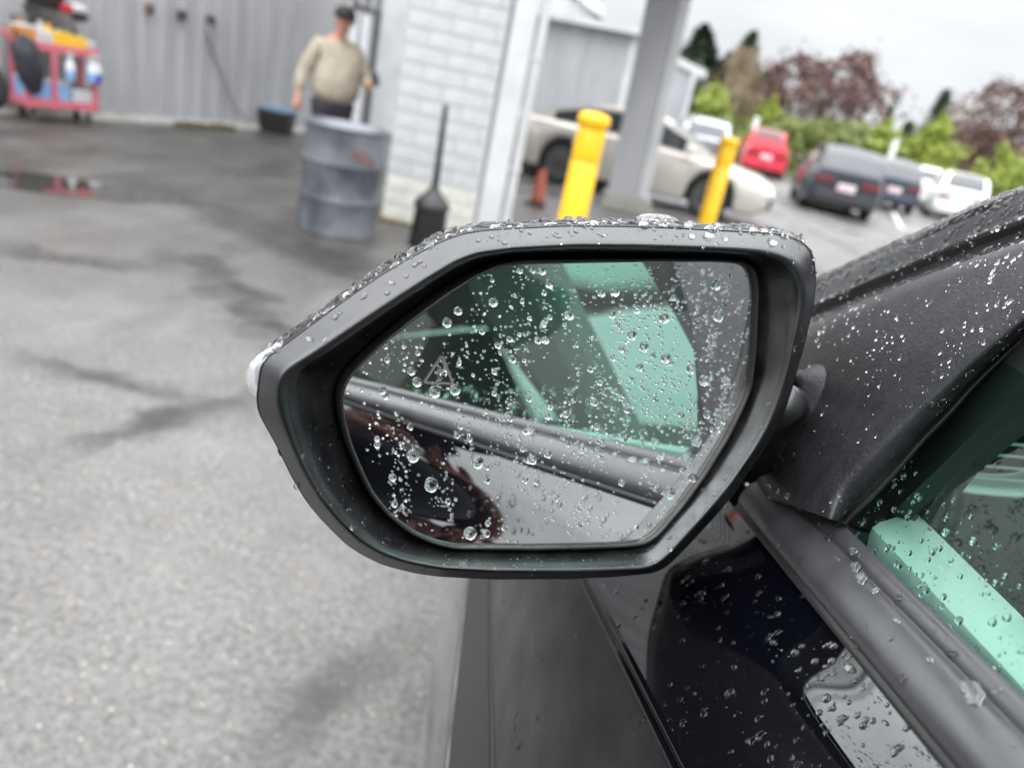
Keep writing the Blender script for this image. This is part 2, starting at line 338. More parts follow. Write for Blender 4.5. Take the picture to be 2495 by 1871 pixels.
b = MB(); b.sphere(wallp(dr - .1, .05, 1.0), .035); b.obj('knob', 'rimmetal', door, world=True, smooth=True)
sw = empty('side_wall', wallp(8.8, 0, 0), 'pale steel wall strip right of the white door', 'wall', kind='structure')
dquad(dr + .165, dr + 4.0, 0, 4.6, .02, .1, 'white', 'siding', sw); dquad(dl - .5, dr + .16, dt + .085, 4.6, .0, .1, 'siding', 'lintel_panel', sw); dquad(6.6, dl - .085, 0, 4.6, 0, .1, 'siding', 'jamb_panel', sw)

# ------------------------------------------------------------------ white block pier, every block a piece
pier = empty('block_pier', (-1.2, 7.8, 0), 'white painted block pier behind the steel drum', 'pier', kind='structure')
PX0, PX1, PY0, PY1 = -1.58, -.70, 7.36, 8.7
b = MB(); b.box(((PX0 + PX1) / 2, (PY0 + PY1) / 2, 1.9), (PX1 - PX0 - .014, PY1 - PY0 - .014, 3.8)); b.obj('core', 'mortar', pier, world=True)
hB = .145; nB = 0
bm_ = {}
for row in range(24):
    z = .004 + hB * (row + .5)
    for face in (0, 1):
        L = (PX1 - PX0) if face == 0 else (PY1 - PY0); step = .40; s = -(.2 if row % 2 else 0)
        while s < L:
            a, c2 = max(s, 0), min(s + step, L); wd = c2 - a - .004
            if wd > .04:
                key = (round(wd, 3), row < 3)
                if key not in bm_:
                    t_ = MB(); t_.box((0, 0, 0), (wd, .05, hB - .008)); o_ = t_.obj('block', 'blockpaint2' if row < 3 else 'blockpaint', pier, bevel=.006); bm_[key] = o_.data; bpy.data.objects.remove(o_)
                jit = rnd.uniform(-.003, .003)
                mid = (a + c2) / 2
                loc = Vector((PX0 + mid, PY0 + jit, z)) if face == 0 else Vector((PX0 + jit, PY0 + .025 + mid, z))
                if face == 1 and mid > L - .1: s += step; continue
                o_ = piece(bm_[key], 'block', loc - pier.location, pier, Quaternion((0, 0, 1), 0 if face == 0 else R(90)))
                nB += 1
            s += step
# corner post / downspout
ds = empty('downspout', (-.55, 7.3, 0), 'white steel corner post and downspout at right edge of block pier', 'downspout')
b = MB(); b.box((-.56, 7.42, 1.9), (.20, .16, 3.8)); b.obj('corner_post', 'white', ds, world=True, bevel=.01)
b = MB(); b.box((-.40, 7.50, 1.9), (.085, .10, 3.8)); b.obj('pipe', 'white', ds, world=True, bevel=.015)
for zz in (.7, 1.7): b = MB(); b.box((-.40, 7.50, zz), (.11, .12, .03)); b.obj('strap', 'white', ds, world=True)
b = MB()
for i in range(260):
    x = rnd.uniform(-1.62, -.3); y = 7.28 + rnd.gauss(0, .05); r_ = rnd.uniform(.01, .035); b.sphere((x, y, r_ * .2), (r_, r_, r_ * .6), 5, 3)
for i in range(120):
    p = wallp(rnd.uniform(2.3, 3.3), .06 + abs(rnd.gauss(0, .05)), 0); r_ = rnd.uniform(.01, .04); b.sphere((p.x, p.y, r_ * .5), (r_, r_, r_ * 1.2), 5, 3)
tag(b.obj('moss', 'moss'), 'moss along the foot of the walls', 'moss', kind='stuff')

# ------------------------------------------------------------------ canopy column and roof
colm = empty('canopy_column', (1.05, 11.9, 0), 'grey steel canopy column with white right side, between the yellow bollards', 'column', kind='structure')
M['colgrey'] = mat('column_grey', (.40, .405, .42), .4, col2=(.34, .345, .36), noise_scale=3, stretch=(1, 1, .3))
b = MB(); b.add([(.70, 11.8, .24), (1.14, 11.8, .24), (1.20, 12.2, .24), (.76, 12.2, .24), (.70, 11.8, 3.5), (1.14, 11.8, 3.5), (1.20, 12.2, 3.5), (.76, 12.2, 3.5)], [(3, 2, 1, 0), (4, 5, 6, 7), (0, 1, 5, 4), (1, 2, 6, 5), (2, 3, 7, 6), (3, 0, 4, 7)])
b.v = [(x + (3.5 - z) * .035, y, z) for x, y, z in b.v]; b.obj('shaft', 'colgrey', colm, world=True, bevel=.01)
b = MB(); b.box((0, 0, 0), (.17, .3, 3.26)); b.v = [(x + 1.235 + (1.63 - z) * .035, y + 11.96, z + 1.87) for x, y, z in b.v]; b.obj('white_post', 'white', colm, world=True, bevel=.02)
b = MB(); b.box((1.14, 12.0, .12), (.78, .6, .24), taper=.9); b.obj('footing', 'concrete', colm, world=True, bevel=.02)
M['soffit'] = mat('canopy_soffit', (.35, .35, .36), .7)
can = empty('canopy', (-1, 10, 3.6), 'flat canopy roof over the service drive', 'canopy', kind='structure')
b = MB(); b.box((-.9, 10.3, 3.75), (5.4, 5.0, .25)); b.obj('roof_slab', 'soffit', can, world=True)

# ------------------------------------------------------------------ far buildings
fb = empty('metal_building', (-.5, 18, 0), 'grey ribbed metal building behind the beige sedan', 'building', kind='structure')
def ribwall(x0, x1, Y0, Y1, z0, z1, m, par, pitch=.3, nm='wall_siding'):
    n = int(math.hypot(x1 - x0, Y1 - Y0) / pitch); rows = [[], []]
    for i in range(n):
        for ds_, off in ((0, 0), (.55, 0), (.65, .03), (.9, .03)):
            t = (i + ds_) / n; x, y = lerp(x0, x1, t), lerp(Y0, Y1, t) - off
            rows[0].append((x, y, z0)); rows[1].append((x, y, z1))
    q = MB(); q.grid(rows); return q.obj(nm, m, par, world=True)
ribwall(-6, .98, 19.0, 17.2, 0, 2.84, 'siding2', fb)
def cornerbox(px, Y, w, z0, z1, m, nm, par): p = atY(px, 200, Y); b = MB(); b.box((p.x, Y, (z0 + z1) / 2), (w, w, z1 - z0)); return b.obj(nm, m, par, world=True)
b = MB(); b.box((1.02, 17.25, 1.42), (.16, .25, 2.84)); b.obj('corner_trim', 'white', fb, world=True)
b = MB(); b.slab([(-6, 18.7, 2.84), (1.2, 16.85, 2.84), (1.2, 16.85, 2.97), (-6, 18.7, 2.97)], (0, -1, 0), .25); b.obj('gutter', 'white', fb, world=True)
b = MB(); b.add([(-6, 18.7, 2.97), (1.2, 16.85, 2.97), (1.2, 23, 3.3), (-6, 25, 3.3)], [(0, 1, 2, 3)]); b.obj('roof', 'white', fb, world=True)
b = MB(); b.add([(1.1, 17.3, 0), (1.1, 23, 0), (1.1, 23, 3.3), (1.1, 17.3, 2.95)], [(0, 1, 2, 3)]); b.obj('end_wall', 'siding2', fb, world=True)
f2 = empty('tall_building', (-1, 22, 0), 'taller white building with gabled trim rising behind the grey metal building', 'building', kind='structure')
c0, c1, c2_ = atY(1385, -12, 23.6), atY(1466, 26, 23.6), atY(1455, 62, 23.6)
b = MB(); b.slab([(-9, 23.8, 0), (c1.x - .15, 23.8, 0), (c1.x - .15, 23.8, c1.z - .05), (c0.x, 23.8, c0.z + .0), (-9, 23.8, 6.2)], (0, -1, 0), 3.0); b.obj('wall', 'blockpaint', f2, world=True)
b = MB(); b.slab([c1 + Vector((.1, 0, -.2)), c1 + Vector((.1, 0, .05)), c0 + Vector((-.3, 0, .5)), (-9, 23.6, 7.0), (-9, 23.6, 6.7), c0 + Vector((-.3, 0, .2))], (0, -1, 0), 3.4); b.obj('fascia', 'white', f2, world=True)
f3 = empty('gable_shed', (2.9, 25, 0), 'small grey shed with white eave seen just right of the column', 'building', kind='structure')
p0, p1, p2 = atY(1600, 128, 25), atY(1708, 182, 25), atY(1690, 330, 25)
b = MB(); b.slab([(-1, 25, 0), (p1.x - .2, 25, 0), (p1.x - .2, 25, p1.z), (-1, 25, p1.z + .9)], (0, -1, 0), 4); b.obj('wall', 'siding2', f3, world=True)
b = MB(); b.slab([(p1.x + .15, 24.9, p1.z - .1), (p1.x + .15, 24.9, p1.z + .12), (-1, 24.9, p1.z + 1.2), (-1, 24.9, p1.z + .98)], (0, -1, 0), 4.3); b.obj('eave', 'white', f3, world=True)
b = MB(); b.box((p1.x - .2, 24.95, p1.z / 2), (.15, .15, p1.z)); b.obj('corner_trim', 'white', f3, world=True)
# sidewalk in front of far building
b = MB(); b.add([(-5, 15.2, 0), (1.2, 14.9, 0), (1.2, 17.3, 0), (-5, 19, 0), (-5, 15.2, .13), (1.2, 14.9, .13), (1.2, 17.3, .13), (-5, 19, .13)], [(4, 5, 6, 7), (0, 1, 5, 4), (1, 2, 6, 5), (3, 0, 4, 7)]); tag(b.obj('sidewalk', 'concrete'), kind='structure')

# ------------------------------------------------------------------ trees
def leafmat(nm, a, b): return mat(nm, a, .6, col2=b, noise_scale=.9)
M['lime'] = leafmat('lime_leaves', (.19, .25, .03), (.30, .35, .06)); M['lime2'] = leafmat('olive_lime_leaves', (.12, .155, .035), (.20, .23, .06))
M['plum'] = leafmat('plum_leaves', (.085, .04, .035), (.15, .078, .065)); M['fir'] = leafmat('fir_needles', (.025, .05, .028), (.05, .085, .045))
M['fir2'] = leafmat('pale_fir_needles', (.07, .10, .06), (.12, .15, .09)); M['bare'] = leafmat('bare_twigs', (.17, .13, .08), (.26, .20, .12)); M['brownred'] = leafmat('budding_twigs', (.15, .075, .055), (.24, .14, .11))
M['bark'] = mat('bark', (.09, .07, .055), .9, bump=.02, bump_scale=8)
def tree(label, px, ybase, ytop, wpx, Y, m, shape='round', n=1500, leaf=.16, seed=0, group='trees behind the parking lot', nm='tree', trunk=True, base=.0, twigs=False):
    rr = random.Random(seed); top = atY(px, ytop, Y); bot = atY(px, ybase, Y); wid = wpx / F * Y * .5; x0 = top.x; zt = top.z; zb = max(bot.z, base); hh = zt - zb
    o = empty(nm, (x0, Y, 0), label, 'tree', group=group)
    tr = MB()
    tr.tube([(x0, Y, -.05), (x0 + .05, Y, zb + hh * .3), (x0, Y, zb + hh * .75)], [.03 * hh + .04, .02 * hh + .02, .012 * hh], 7)
    limbs = []
    if shape != 'cone':
        for i in range(9):
            a = rr.uniform(0, 6.28); z0 = zb + hh * rr.uniform(.0, .45); L = wid * rr.uniform(.6, .95); e_ = Vector((x0 + math.cos(a) * L, Y + math.sin(a) * L, z0 + hh * rr.uniform(.2, .5))); limbs.append(e_)
            tr.tube([(x0, Y, z0), e_ * .5 + Vector((x0, Y, z0)) * .5 + Vector((0, 0, .1)), e_], [.012 * hh, .008 * hh, .004 * hh], 5)
    tr.obj('trunk', 'bark', o, world=True)
    c = MB()
    cl = [(rr.uniform(-1, 1), rr.uniform(-1, 1), rr.uniform(0, 1), rr.uniform(.16, .34)) for _ in range(34)]
    k = 0; tries = 0
    while k < n and tries < n * 30:
        tries += 1
        t = rr.random() ** (1.25 if shape == 'cone' else 1.0); a = rr.uniform(0, 6.283)
        if shape == 'cone':
            w_ = wid * (1 - t) ** .85 * (1 + .35 * math.sin(t * 38 + a * 0) * (1 - t)) + .03 * wid; rad = w_ * math.sqrt(rr.uniform(.25, 1)); drop = -.10 * rad
        elif shape == 'column': w_ = wid * (math.sin(math.pi * min(t * .68 + .30, .985)) ** .9) * (1 + .3 * math.sin(t * 19 + seed)); rad = w_ * rr.random() ** .4; drop = 0
        else: w_ = wid * max(0.05, 1 - (2 * t - .9) ** 2 * .8) ** .5; rad = w_ * rr.random() ** .4; drop = 0
        x, y, z = rad * math.cos(a), rad * math.sin(a), hh * t + drop
        d = noise.noise(Vector((x / wid * 2.1 + seed, y / wid * 2.1, t * 3.3 + seed)))
        if d < (.0 if shape != 'cone' else -.12) and rr.random() < .85: continue
        if shape == 'round': z += d * hh * .25; x *= 1 + d * 1.0; y *= 1 + d * 1.0
        s_ = leaf * rr.uniform(.6, 1.4); q1 = Vector((rr.gauss(0, 1), rr.gauss(0, 1), rr.gauss(0, 1))).normalized(); q2 = q1.cross(Vector((rr.gauss(0, 1), rr.gauss(0, 1), rr.gauss(0, 1)))).normalized()
        if shape == 'cone': q1 = Vector((math.cos(a) + rr.gauss(0, .3), math.sin(a) + rr.gauss(0, .3), -.35 + rr.gauss(0, .25))).normalized() * 1.3; q2 = q1.cross(Vector((0, 0, 1))).normalized() * .55
        elif not twigs and rr.random() < .30: x *= 1 + abs(rr.gauss(0, .22)); y *= 1 + abs(rr.gauss(0, .22)); z += abs(rr.gauss(0, .07)) * hh; s_ *= .7
        if twigs: q1 = Vector((q1.x * .5, q1.y * .5, abs(q1.z) + .3)).normalized() * 3.0; q2 = q2 * .22
        p = Vector((x0 + x, Y + y, zb + z)); c.add([p - q1 * s_ - q2 * s_ * .6, p + q1 * s_ * .9 - q2 * s_ * .5, p + q1 * s_ + q2 * s_ * .6, p - q1 * s_ * .8 + q2 * s_ * .6], [(0, 1, 2, 3)]); k += 1
    c.obj('crown', m, o, world=True)
    return o
T = tree
T('tall dark fir at left end of the tree row, just right of the shed', 1718, 345, 70, 260, 62, 'fir', 'cone', 6500, .40, 1, nm='fir_tree')
T('second dark fir with broad skirts behind lime saplings', 1780, 345, 140, 240, 64, 'fir', 'cone', 5200, .40, 2, nm='fir_tree')
T('tall pale-tipped fir rising above the bare brown tree', 1838, 345, 80, 175, 66, 'fir2', 'cone', 4200, .32, 3, nm='fir_tree')
T('dark fir between pale fir and purple plum tree', 1888, 350, 165, 190, 64, 'fir', 'cone', 4200, .36, 4, nm='fir_tree')
T('bare olive-brown tree behind the second bollard', 1815, 350, 150, 150, 55, 'bare', 'round', 2400, .14, 5, nm='bare_tree', twigs=True)
T('lime green sapling right of the shed', 1748, 372, 212, 95, 42, 'lime', 'column', 1700, .12, 6, nm='lime_tree')
T('narrow lime green sapling above red pickup', 1884, 360, 240, 62, 42, 'lime', 'column', 1300, .11, 7, nm='lime_tree')
T('olive bush behind the second bollard', 1790, 390, 290, 110, 41, 'lime2', 'round', 1300, .12, 8, nm='shrub')
T('big purple-leaved plum tree behind the dark crossover', 2045, 352, 150, 245, 48, 'plum', 'round', 4200, .13, 19, nm='plum_tree')
T('lime shrub left of the dark crossover', 1948, 412, 300, 120, 40, 'lime2', 'round', 1400, .12, 10, nm='shrub')
T('olive lime shrub behind the roof of the dark crossover', 2060, 400, 305, 160, 41, 'lime2', 'round', 1900, .12, 11, nm='shrub')
T('bright lime sapling left of the white light post', 2168, 405, 300, 85, 40, 'lime', 'column', 1200, .11, 12, nm='lime_tree')
T('small thin dark fir above bright lime sapling', 2176, 345, 250, 42, 62, 'fir', 'cone', 500, .2, 13, nm='fir_tree')
T('dark rounded fir right of the white light post', 2218, 440, 305, 70, 52, 'fir', 'column', 1500, .2, 14, nm='fir_tree')
T('thin dark fir with leaning top behind large lime tree', 2306, 430, 225, 110, 62, 'fir', 'cone', 1300, .30, 15, nm='fir_tree')
T('large lime green tree above the white crossover', 2300, 460, 295, 130, 40, 'lime', 'column', 2300, .12, 16, nm='lime_tree')
T('pale bare tree between large lime tree and right plum tree', 2372, 430, 250, 80, 56, 'bare', 'round', 600, .12, 17, nm='bare_tree', twigs=True)
T('purple plum tree at right edge of the picture', 2465, 440, 228, 190, 48, 'plum', 'round', 1900, .13, 18, nm='plum_tree')
T('reddish budding tree below the right plum tree', 2415, 470, 320, 170, 50, 'brownred', 'round', 2000, .13, 20, nm='bare_tree')
T('lime shrub at right edge above the black car pillar', 2465, 530, 380, 110, 38, 'lime', 'round', 1500, .11, 21, nm='shrub')
T('dark fir mass behind the white crossover', 2400, 520, 400, 130, 60, 'fir', 'round', 1300, .25, 22, nm='fir_tree')
b = MB(); rr = random.Random(5)
for i in range(9000):
    x = rr.uniform(3, 75); y = 68 + rr.uniform(0, 8); zt = 2.6 + 1.6 * noise.noise(Vector((x * .12, 1, 0))); z = rr.uniform(0, zt) ; s_ = rr.uniform(.2, .5)
    q1 = Vector((rr.gauss(0, 1), rr.gauss(0, 1), rr.gauss(0, 1))).normalized(); q2 = q1.cross(Vector((1, .3, .2))).normalized(); p = Vector((x, y, z)); b.add([p - q1 * s_, p + q2 * s_, p + q1 * s_, p - q2 * s_], [(0, 1, 2, 3)])
tag(b.obj('distant_treeline', 'fir'), 'dark green treeline behind the car park', 'treeline', kind='stuff')
M['grass'] = mat('verge_grass', (.07, .10, .03), .9, col2=(.12, .13, .05), noise_scale=2)
b = MB(); b.add([(2, 37.5, .004), (120, 37.5, .004), (120, 200, .004), (2, 200, .004)], [(0, 1, 2, 3)]); tag(b.obj('verge', 'grass'), kind='structure')
M['postwhite'] = mat('post_white', (.7, .72, .72), .5)
for i, (px, y0, y1, Y, lb) in enumerate(((1847, 345, 285, 36, 'white light post behind the red pickup'), (2186, 400, 340, 34, 'white light post between dark crossover and white crossover'))):
    p = atY(px, y1, Y); o = empty('light_post', (p.x, Y, 0), lb, 'light post', group='white light posts in the lot')
    b = MB(); b.lathe((p.x, Y, 0), [(.16, 0), (.13, .1), (.12, p.z)], 10); b.obj('shaft', 'postwhite', o, world=True, smooth=True, angle=40)
    b = MB(); b.lathe((p.x, Y, 0), [(.3, 0), (.3, .35)], 12); b.obj('base', 'concrete', o, world=True)

#=CARS
# ------------------------------------------------------------------ generic cars, local frame: x forward, y left
def wheel_parts(root, x, y, r, w, side, nspoke=9, rimm='rimmetal'):
    wh = MB(); prof = [(r * .68, -w / 2), (r * .93, -w / 2), (r, -w / 2 + .03), (r, w / 2 - .03), (r * .93, w / 2), (r * .68, w / 2)]
    v0 = len(wh.v); wh.lathe((0, 0, 0), prof, 28, capb=False, capt=False); wh.v = [(a, c, b) for a, b, c in wh.v]
    wh.v = [(a + x, b + y, c + r) for a, b, c in wh.v]; t = wh.obj('wheel', 'tyre', root, smooth=True, angle=40)
    d = MB(); yo = side * (w / 2 - .04)
    for k in range(nspoke):
        an = 2 * math.pi * k / nspoke
        for s_ in (-1, 1):
            a1, a2 = an + s_ * .02, an + s_ * .13; r0, r1 = r * .12, r * .66
            p = lambda aa, rr_, dy: (x + rr_ * math.cos(aa), y + yo + dy, r + rr_ * math.sin(aa))
            d.add([p(a1 - .05, r0, side * .01), p(a1 + .05, r0, side * .01), p(a2 + .04, r1, 0), p(a2 - .04, r1, 0)], [(0, 1, 2, 3)])
    dd = MB(); dd.lathe((0, 0, 0), [(r * .63, 0), (r * .70, 0), (r * .70, .02)], 28, capb=False, capt=False); d.add([(a + x, c * side + y + yo, b + r) for a, b, c in dd.v], dd.f)
    d.lathe((0, 0, 0), [(.0, 0)] * 1, 3, capb=False, capt=False) if False else None
    d.obj('rim', rimm, t)
    e_ = MB(); e_.lathe((0, 0, 0), [(r * .69, 0), (r * .69, .01)], 20); q = MB(); q.add([(a + x, c + y + side * .02, b + r) for a, b, c in e_.v], e_.f); q.obj('brake', 'under', t)
    return t
def car(nm, label, loc, head, paint, L=4.6, w=.92, wb=2.7, r=.34, roof=1.45, tb=None, gh=None, clear=.2, group=None, clad=None, plate=False, tail='wide', cargo=False, rimm='rimmetal', half=None):
    """tb: belt/deck line table (x->z), gh: greenhouse table (x->roof z)"""
    root = empty(nm, loc, label, 'car', rz=head, group=group)
    xr, xf = -L / 2, L / 2; ax = (xf - (L - wb) * .46 - wb, xf - (L - wb) * .46)
    def hw(x): t = (x - xr) / L; return w * (1 - .16 * max(0, (t - .8) / .2) ** 2 - .13 * max(0, (.15 - t) / .15) ** 2)
    def arch(x):
        z = clear
        for a in ax:
            d = abs(x - a); ra = r * 1.16
            if d < ra: z = max(z, r + math.sqrt(ra * ra - d * d) * 1.0)
        return z
    def end(x): t = min((x - xr), (xf - x)); return max(0, 1 - t / .22)
    xs = sorted(set([xr + L * i / 70 for i in range(71)] + [a + s_ * r * 1.16 * f for a in ax for s_ in (-1, 1) for f in (.4, .7, .9, .985, 1.0)]))
    body = MB(); rows = []
    for x in xs:
        h_ = hw(x); b_ = arch(x); t_ = interp(tb, x); e_ = end(x); b2 = b_ + .12 * e_ * (1 if b_ < .3 else 0); pts = []
        lean = lambda z: 1 - .0 * z
        sec = [(h_ * .86, b2), (h_ * .97, b2 + .04), (h_ * 1.0, max(lerp(b2, t_, .35), b2 + .05)), (h_ * .985, lerp(b2, t_, .62)), (h_ * .95, t_ - .07), (h_ * .90, t_ - .015), (h_ * .72, t_ + .01), (h_ * .3, t_ + .02)]
        k_ = .10 * e_ * e_
        sec = [(a * (1 - k_ * .3), z) for a, z in sec]
        row = [(x - (k_ * 1.0 * (abs(z - .62) * 1.2) * (1 if x > 0 else -1)), -a, z) for a, z in sec] + [(x - (k_ * (abs(z - .62) * 1.2) * (1 if x > 0 else -1)), a, z) for a, z in reversed(sec)]
        rows.append(row)
    body.grid(rows); n0 = len(rows[0]); body.f.append(tuple(range(n0))); body.f.append(tuple((len(rows) - 1) * n0 + i for i in range(n0 - 1, -1, -1)))
    body.obj('body', paint, root, smooth=True, angle=50)
    u = MB(); u.box((0, 0, clear + .22), (L * .9, w * 1.5, .4)); u.obj('underbody', 'under', root)
    for a in ax:
        for s_ in (-1, 1): wheel_parts(root, a, s_ * (w - .13), r, .22, s_, rimm=rimm)
    # greenhouse
    g0, g1 = gh[0][0], gh[-1][0]; gx = [lerp(g0, g1, i / 40) for i in range(41)]
    def gsec(x):
        tb_ = interp(tb, x) - .02; rf = max(interp(gh, x), tb_ + .01); fr_ = (rf - tb_) / max(roof - 1.0, .3); wb_ = hw(x) * .90; wt = lerp(wb_, w * .70, min(fr_, 1)); return tb_, rf, wb_, wt
    def S(x, t, sd_, off=0.0): tb_, rf, wb_, wt = gsec(x); return (x, sd_ * (lerp(wb_, wt, t) + off), lerp(tb_, rf - .05 * min(1, (rf - tb_) * 3), t))
    def Tp(x, v, off=0.0): tb_, rf, wb_, wt = gsec(x); return (x, v * wt * .97, rf - .05 * v * v * min(1, (rf - tb_) * 3) + off)
    q = MB(); rows = [[S(x, t, -1) for t in (0, .33, .66, 1)] + [Tp(x, v) for v in (-.7, -.3, 0, .3, .7)] + [S(x, t, 1) for t in (1, .66, .33, 0)] for x in gx]
    q.grid(rows); q.obj('roof', paint, root, smooth=True, angle=50)
    pk = [x for x in gx if interp(gh, x) > roof - .07]; rx0, rx1 = pk[0], pk[-1]
    def patch(fn, a0, a1, b0, b1, nm_, m_, na=8, nb_=5):
        q = MB(); q.grid([[fn(lerp(a0, a1, i / na), lerp(b0, b1, j / nb_)) for j in range(nb_ + 1)] for i in range(na + 1)]); return q.obj(nm_, m_, root, smooth=True)
    mid = (rx0 + rx1) / 2 - .05; bs0 = lerp(g0, rx0, .45); fs1 = lerp(g1, rx1, .40)
    for s_ in (-1, 1):
        patch(lambda a, b_: S(a, b_, s_, .006), mid + .05, lerp(rx1, g1, .42), .12, .88, 'side_window', 'carglass'); patch(lambda a, b_: S(a, b_, s_, .006), bs0, mid - .05, .12, .88, 'side_window', 'carglass')
        # door handle, mirror
        b = MB(); b.box((mid - .25, s_ * (hw(0) + .005), interp(tb, 0) - .16), (.18, .03, .03)); b.obj('handle', paint, root)
        b = MB(); b.sphere((lerp(rx1, g1, .55), s_ * (w + .08), interp(tb, .5) + .05), (.07, .11, .075), 10, 6); b.obj('door_mirror', paint, root, smooth=True)
    if g1 - rx1 > .1: patch(lambda a, v: Tp(a, v, .008), rx1 + .05, g1 - .06, -.86, .86, 'windshield', 'carglass')
    if rx0 - g0 > .08: patch(lambda a, v: Tp(a, v, .008), g0 + .06, rx0 - .03, -.84, .84, 'rear_window', 'carglass')
    # rear face details
    tz = interp(tb, xr) ; M.setdefault('tail', mat('tail_light_red', (.16, .015, .02), .2)); M.setdefault('plate', mat('plate', (.75, .72, .74), .4, col2=(.6, .4, .45), noise_scale=12)); M.setdefault('headl', mat('headlight_glass', (.75, .78, .8), .1, spec=.8))
    for s_ in (-1, 1):
        b = MB(); b.box((xr + .045, s_ * (hw(xr) - .24), tz - .17), (.12, .42, .12)); b.obj('tail_light', 'tail', root, bevel=.02)
        b = MB(); b.box((xr + .03, s_ * (hw(xr) - .25), .52), (.12, .25, .05)); b.obj('reflector', 'tail', root, bevel=.01)
        b = MB(); b.box((xf - .14, s_ * (hw(xf) - .16), interp(tb, xf) - .09), (.34, .34, .11)); b.obj('headlight', 'headl', root, bevel=.03)
        b = MB(); b.box((xf - .02, s_ * (hw(xf) - .22), .42), (.12, .26, .14)); b.obj('fog_light', 'under', root, bevel=.02)
    b = MB(); b.box((xr - .005, 0, .42), (.14, hw(xr) * 1.75, .26)); b.obj('rear_bumper', clad or paint, root, bevel=.04)
    b = MB(); b.box((xf - .01, 0, .50), (.08, 1.0, .26)); b.obj('grille', 'under', root, bevel=.03)
    b = MB(); b.box((xr - .02, 0, tz - .30), (.06, .42, .18)); b.obj('licence_plate', 'plate', root, bevel=.01)
    if clad:
        for s_ in (-1, 1): b = MB(); b.box((0, s_ * (w - .01), clear + .08), (wb - r * 2.3, .05, .16)); b.obj('sill_cladding', clad, root, bevel=.02)
    return root
M['beige'] = mat('beige_metallic', (.50, .47, .42), .28, metal=.2, coat=.6); M['blue'] = mat('slate_blue_paint', (.022, .028, .038), .25, coat=.4)
M['navy'] = mat('navy_paint', (.03, .042, .065), .25, coat=.4); M['whitep'] = mat('white_car_paint', (.78, .78, .76), .25, coat=.6); M['red'] = mat('red_car_paint', (.55, .015, .04), .25, coat=.8); M['silver'] = mat('silver_paint', (.35, .38, .42), .25, metal=.5, coat=.6)
M['claddark'] = mat('dark_cladding', (.03, .03, .035), .6)
sedan_tb = [(-2.4, .95), (-2.2, 1.02), (-1.2, 1.03), (0, .98), (1.0, .94), (1.5, .90), (2.1, .80), (2.35, .70), (2.4, .66)]
sedan_gh = [(-2.0, 1.03), (-1.3, 1.30), (-.75, 1.43), (-.2, 1.47), (.3, 1.44), (.75, 1.27), (1.35, .97)]
rw = Vector((-.02, 13.75)); fw = Vector((2.45, 13.1)); hd = (fw - rw).normalized(); cmid = (rw + fw) / 2 + Vector((-hd.y, hd.x)) * .80
car('sedan', 'beige metallic sedan parked broadside behind the column', (cmid.x, cmid.y, 0), math.atan2(hd.y, hd.x), 'beige', L=4.75, wb=2.62, tb=sedan_tb, gh=sedan_gh, roof=1.45, r=.345, w=.90)
suv_tb = [(-2.25, .98), (-2.1, 1.04), (0, 1.02), (.9, 1.03), (1.8, .98), (2.2, .85), (2.25, .8)]
suv_gh = [(-2.18, 1.04), (-1.85, 1.45), (-1.55, 1.62), (-.8, 1.67), (0, 1.67), (.3, 1.62), (1.0, 1.05)]
def carat(px, py, Y, head_deg, **kw):
    p = atY(px, py, Y); L = kw.get('L', 4.5); a = R(90 - head_deg); return car(loc=(p.x + math.cos(a) * L / 2, Y + math.sin(a) * L / 2, 0), head=a, **kw)
carat(2060, 466, 19.6, 11, nm='crossover', label='dark slate crossover seen from behind, nearest parked car right of the bollards', paint='blue', L=4.5, tb=suv_tb, gh=suv_gh, roof=1.67, clad='claddark', rimm='silver')
carat(2188, 440, 26.5, 14, nm='crossover', label='dark blue car with chrome bumper right behind the slate crossover', paint='navy', L=4.5, tb=suv_tb, gh=suv_gh, roof=1.60)
carat(2350, 470, 27.5, 20, nm='crossover', label='white crossover seen from behind, next to the black pillar', paint='whitep', L=4.5, tb=suv_tb, gh=suv_gh, roof=1.67)
carat(2262, 440, 34, 20, nm='crossover', label='white car half hidden left of the white crossover', paint='whitep', L=4.5, tb=suv_tb, gh=suv_gh, roof=1.6)
carat(1712, 360, 24, 8, nm='hatchback', label='silver blue car behind the beige sedan hood', paint='silver', L=4.2, tb=suv_tb, gh=suv_gh, roof=1.55)
pick_tb = [(-2.6, 1.05), (0, 1.05), (1.2, 1.05), (2.2, 1.0), (2.6, .9)]; pick_gh = [(-.6, 1.06), (-.5, 1.6), (-.3, 1.78), (.6, 1.78), (1.3, 1.06)]
carat(1862, 400, 31, 10, nm='pickup_truck', label='bright red pickup truck seen from behind at the far end', paint='red', L=5.2, wb=3.2, r=.38, tb=pick_tb, gh=pick_gh, roof=1.8)

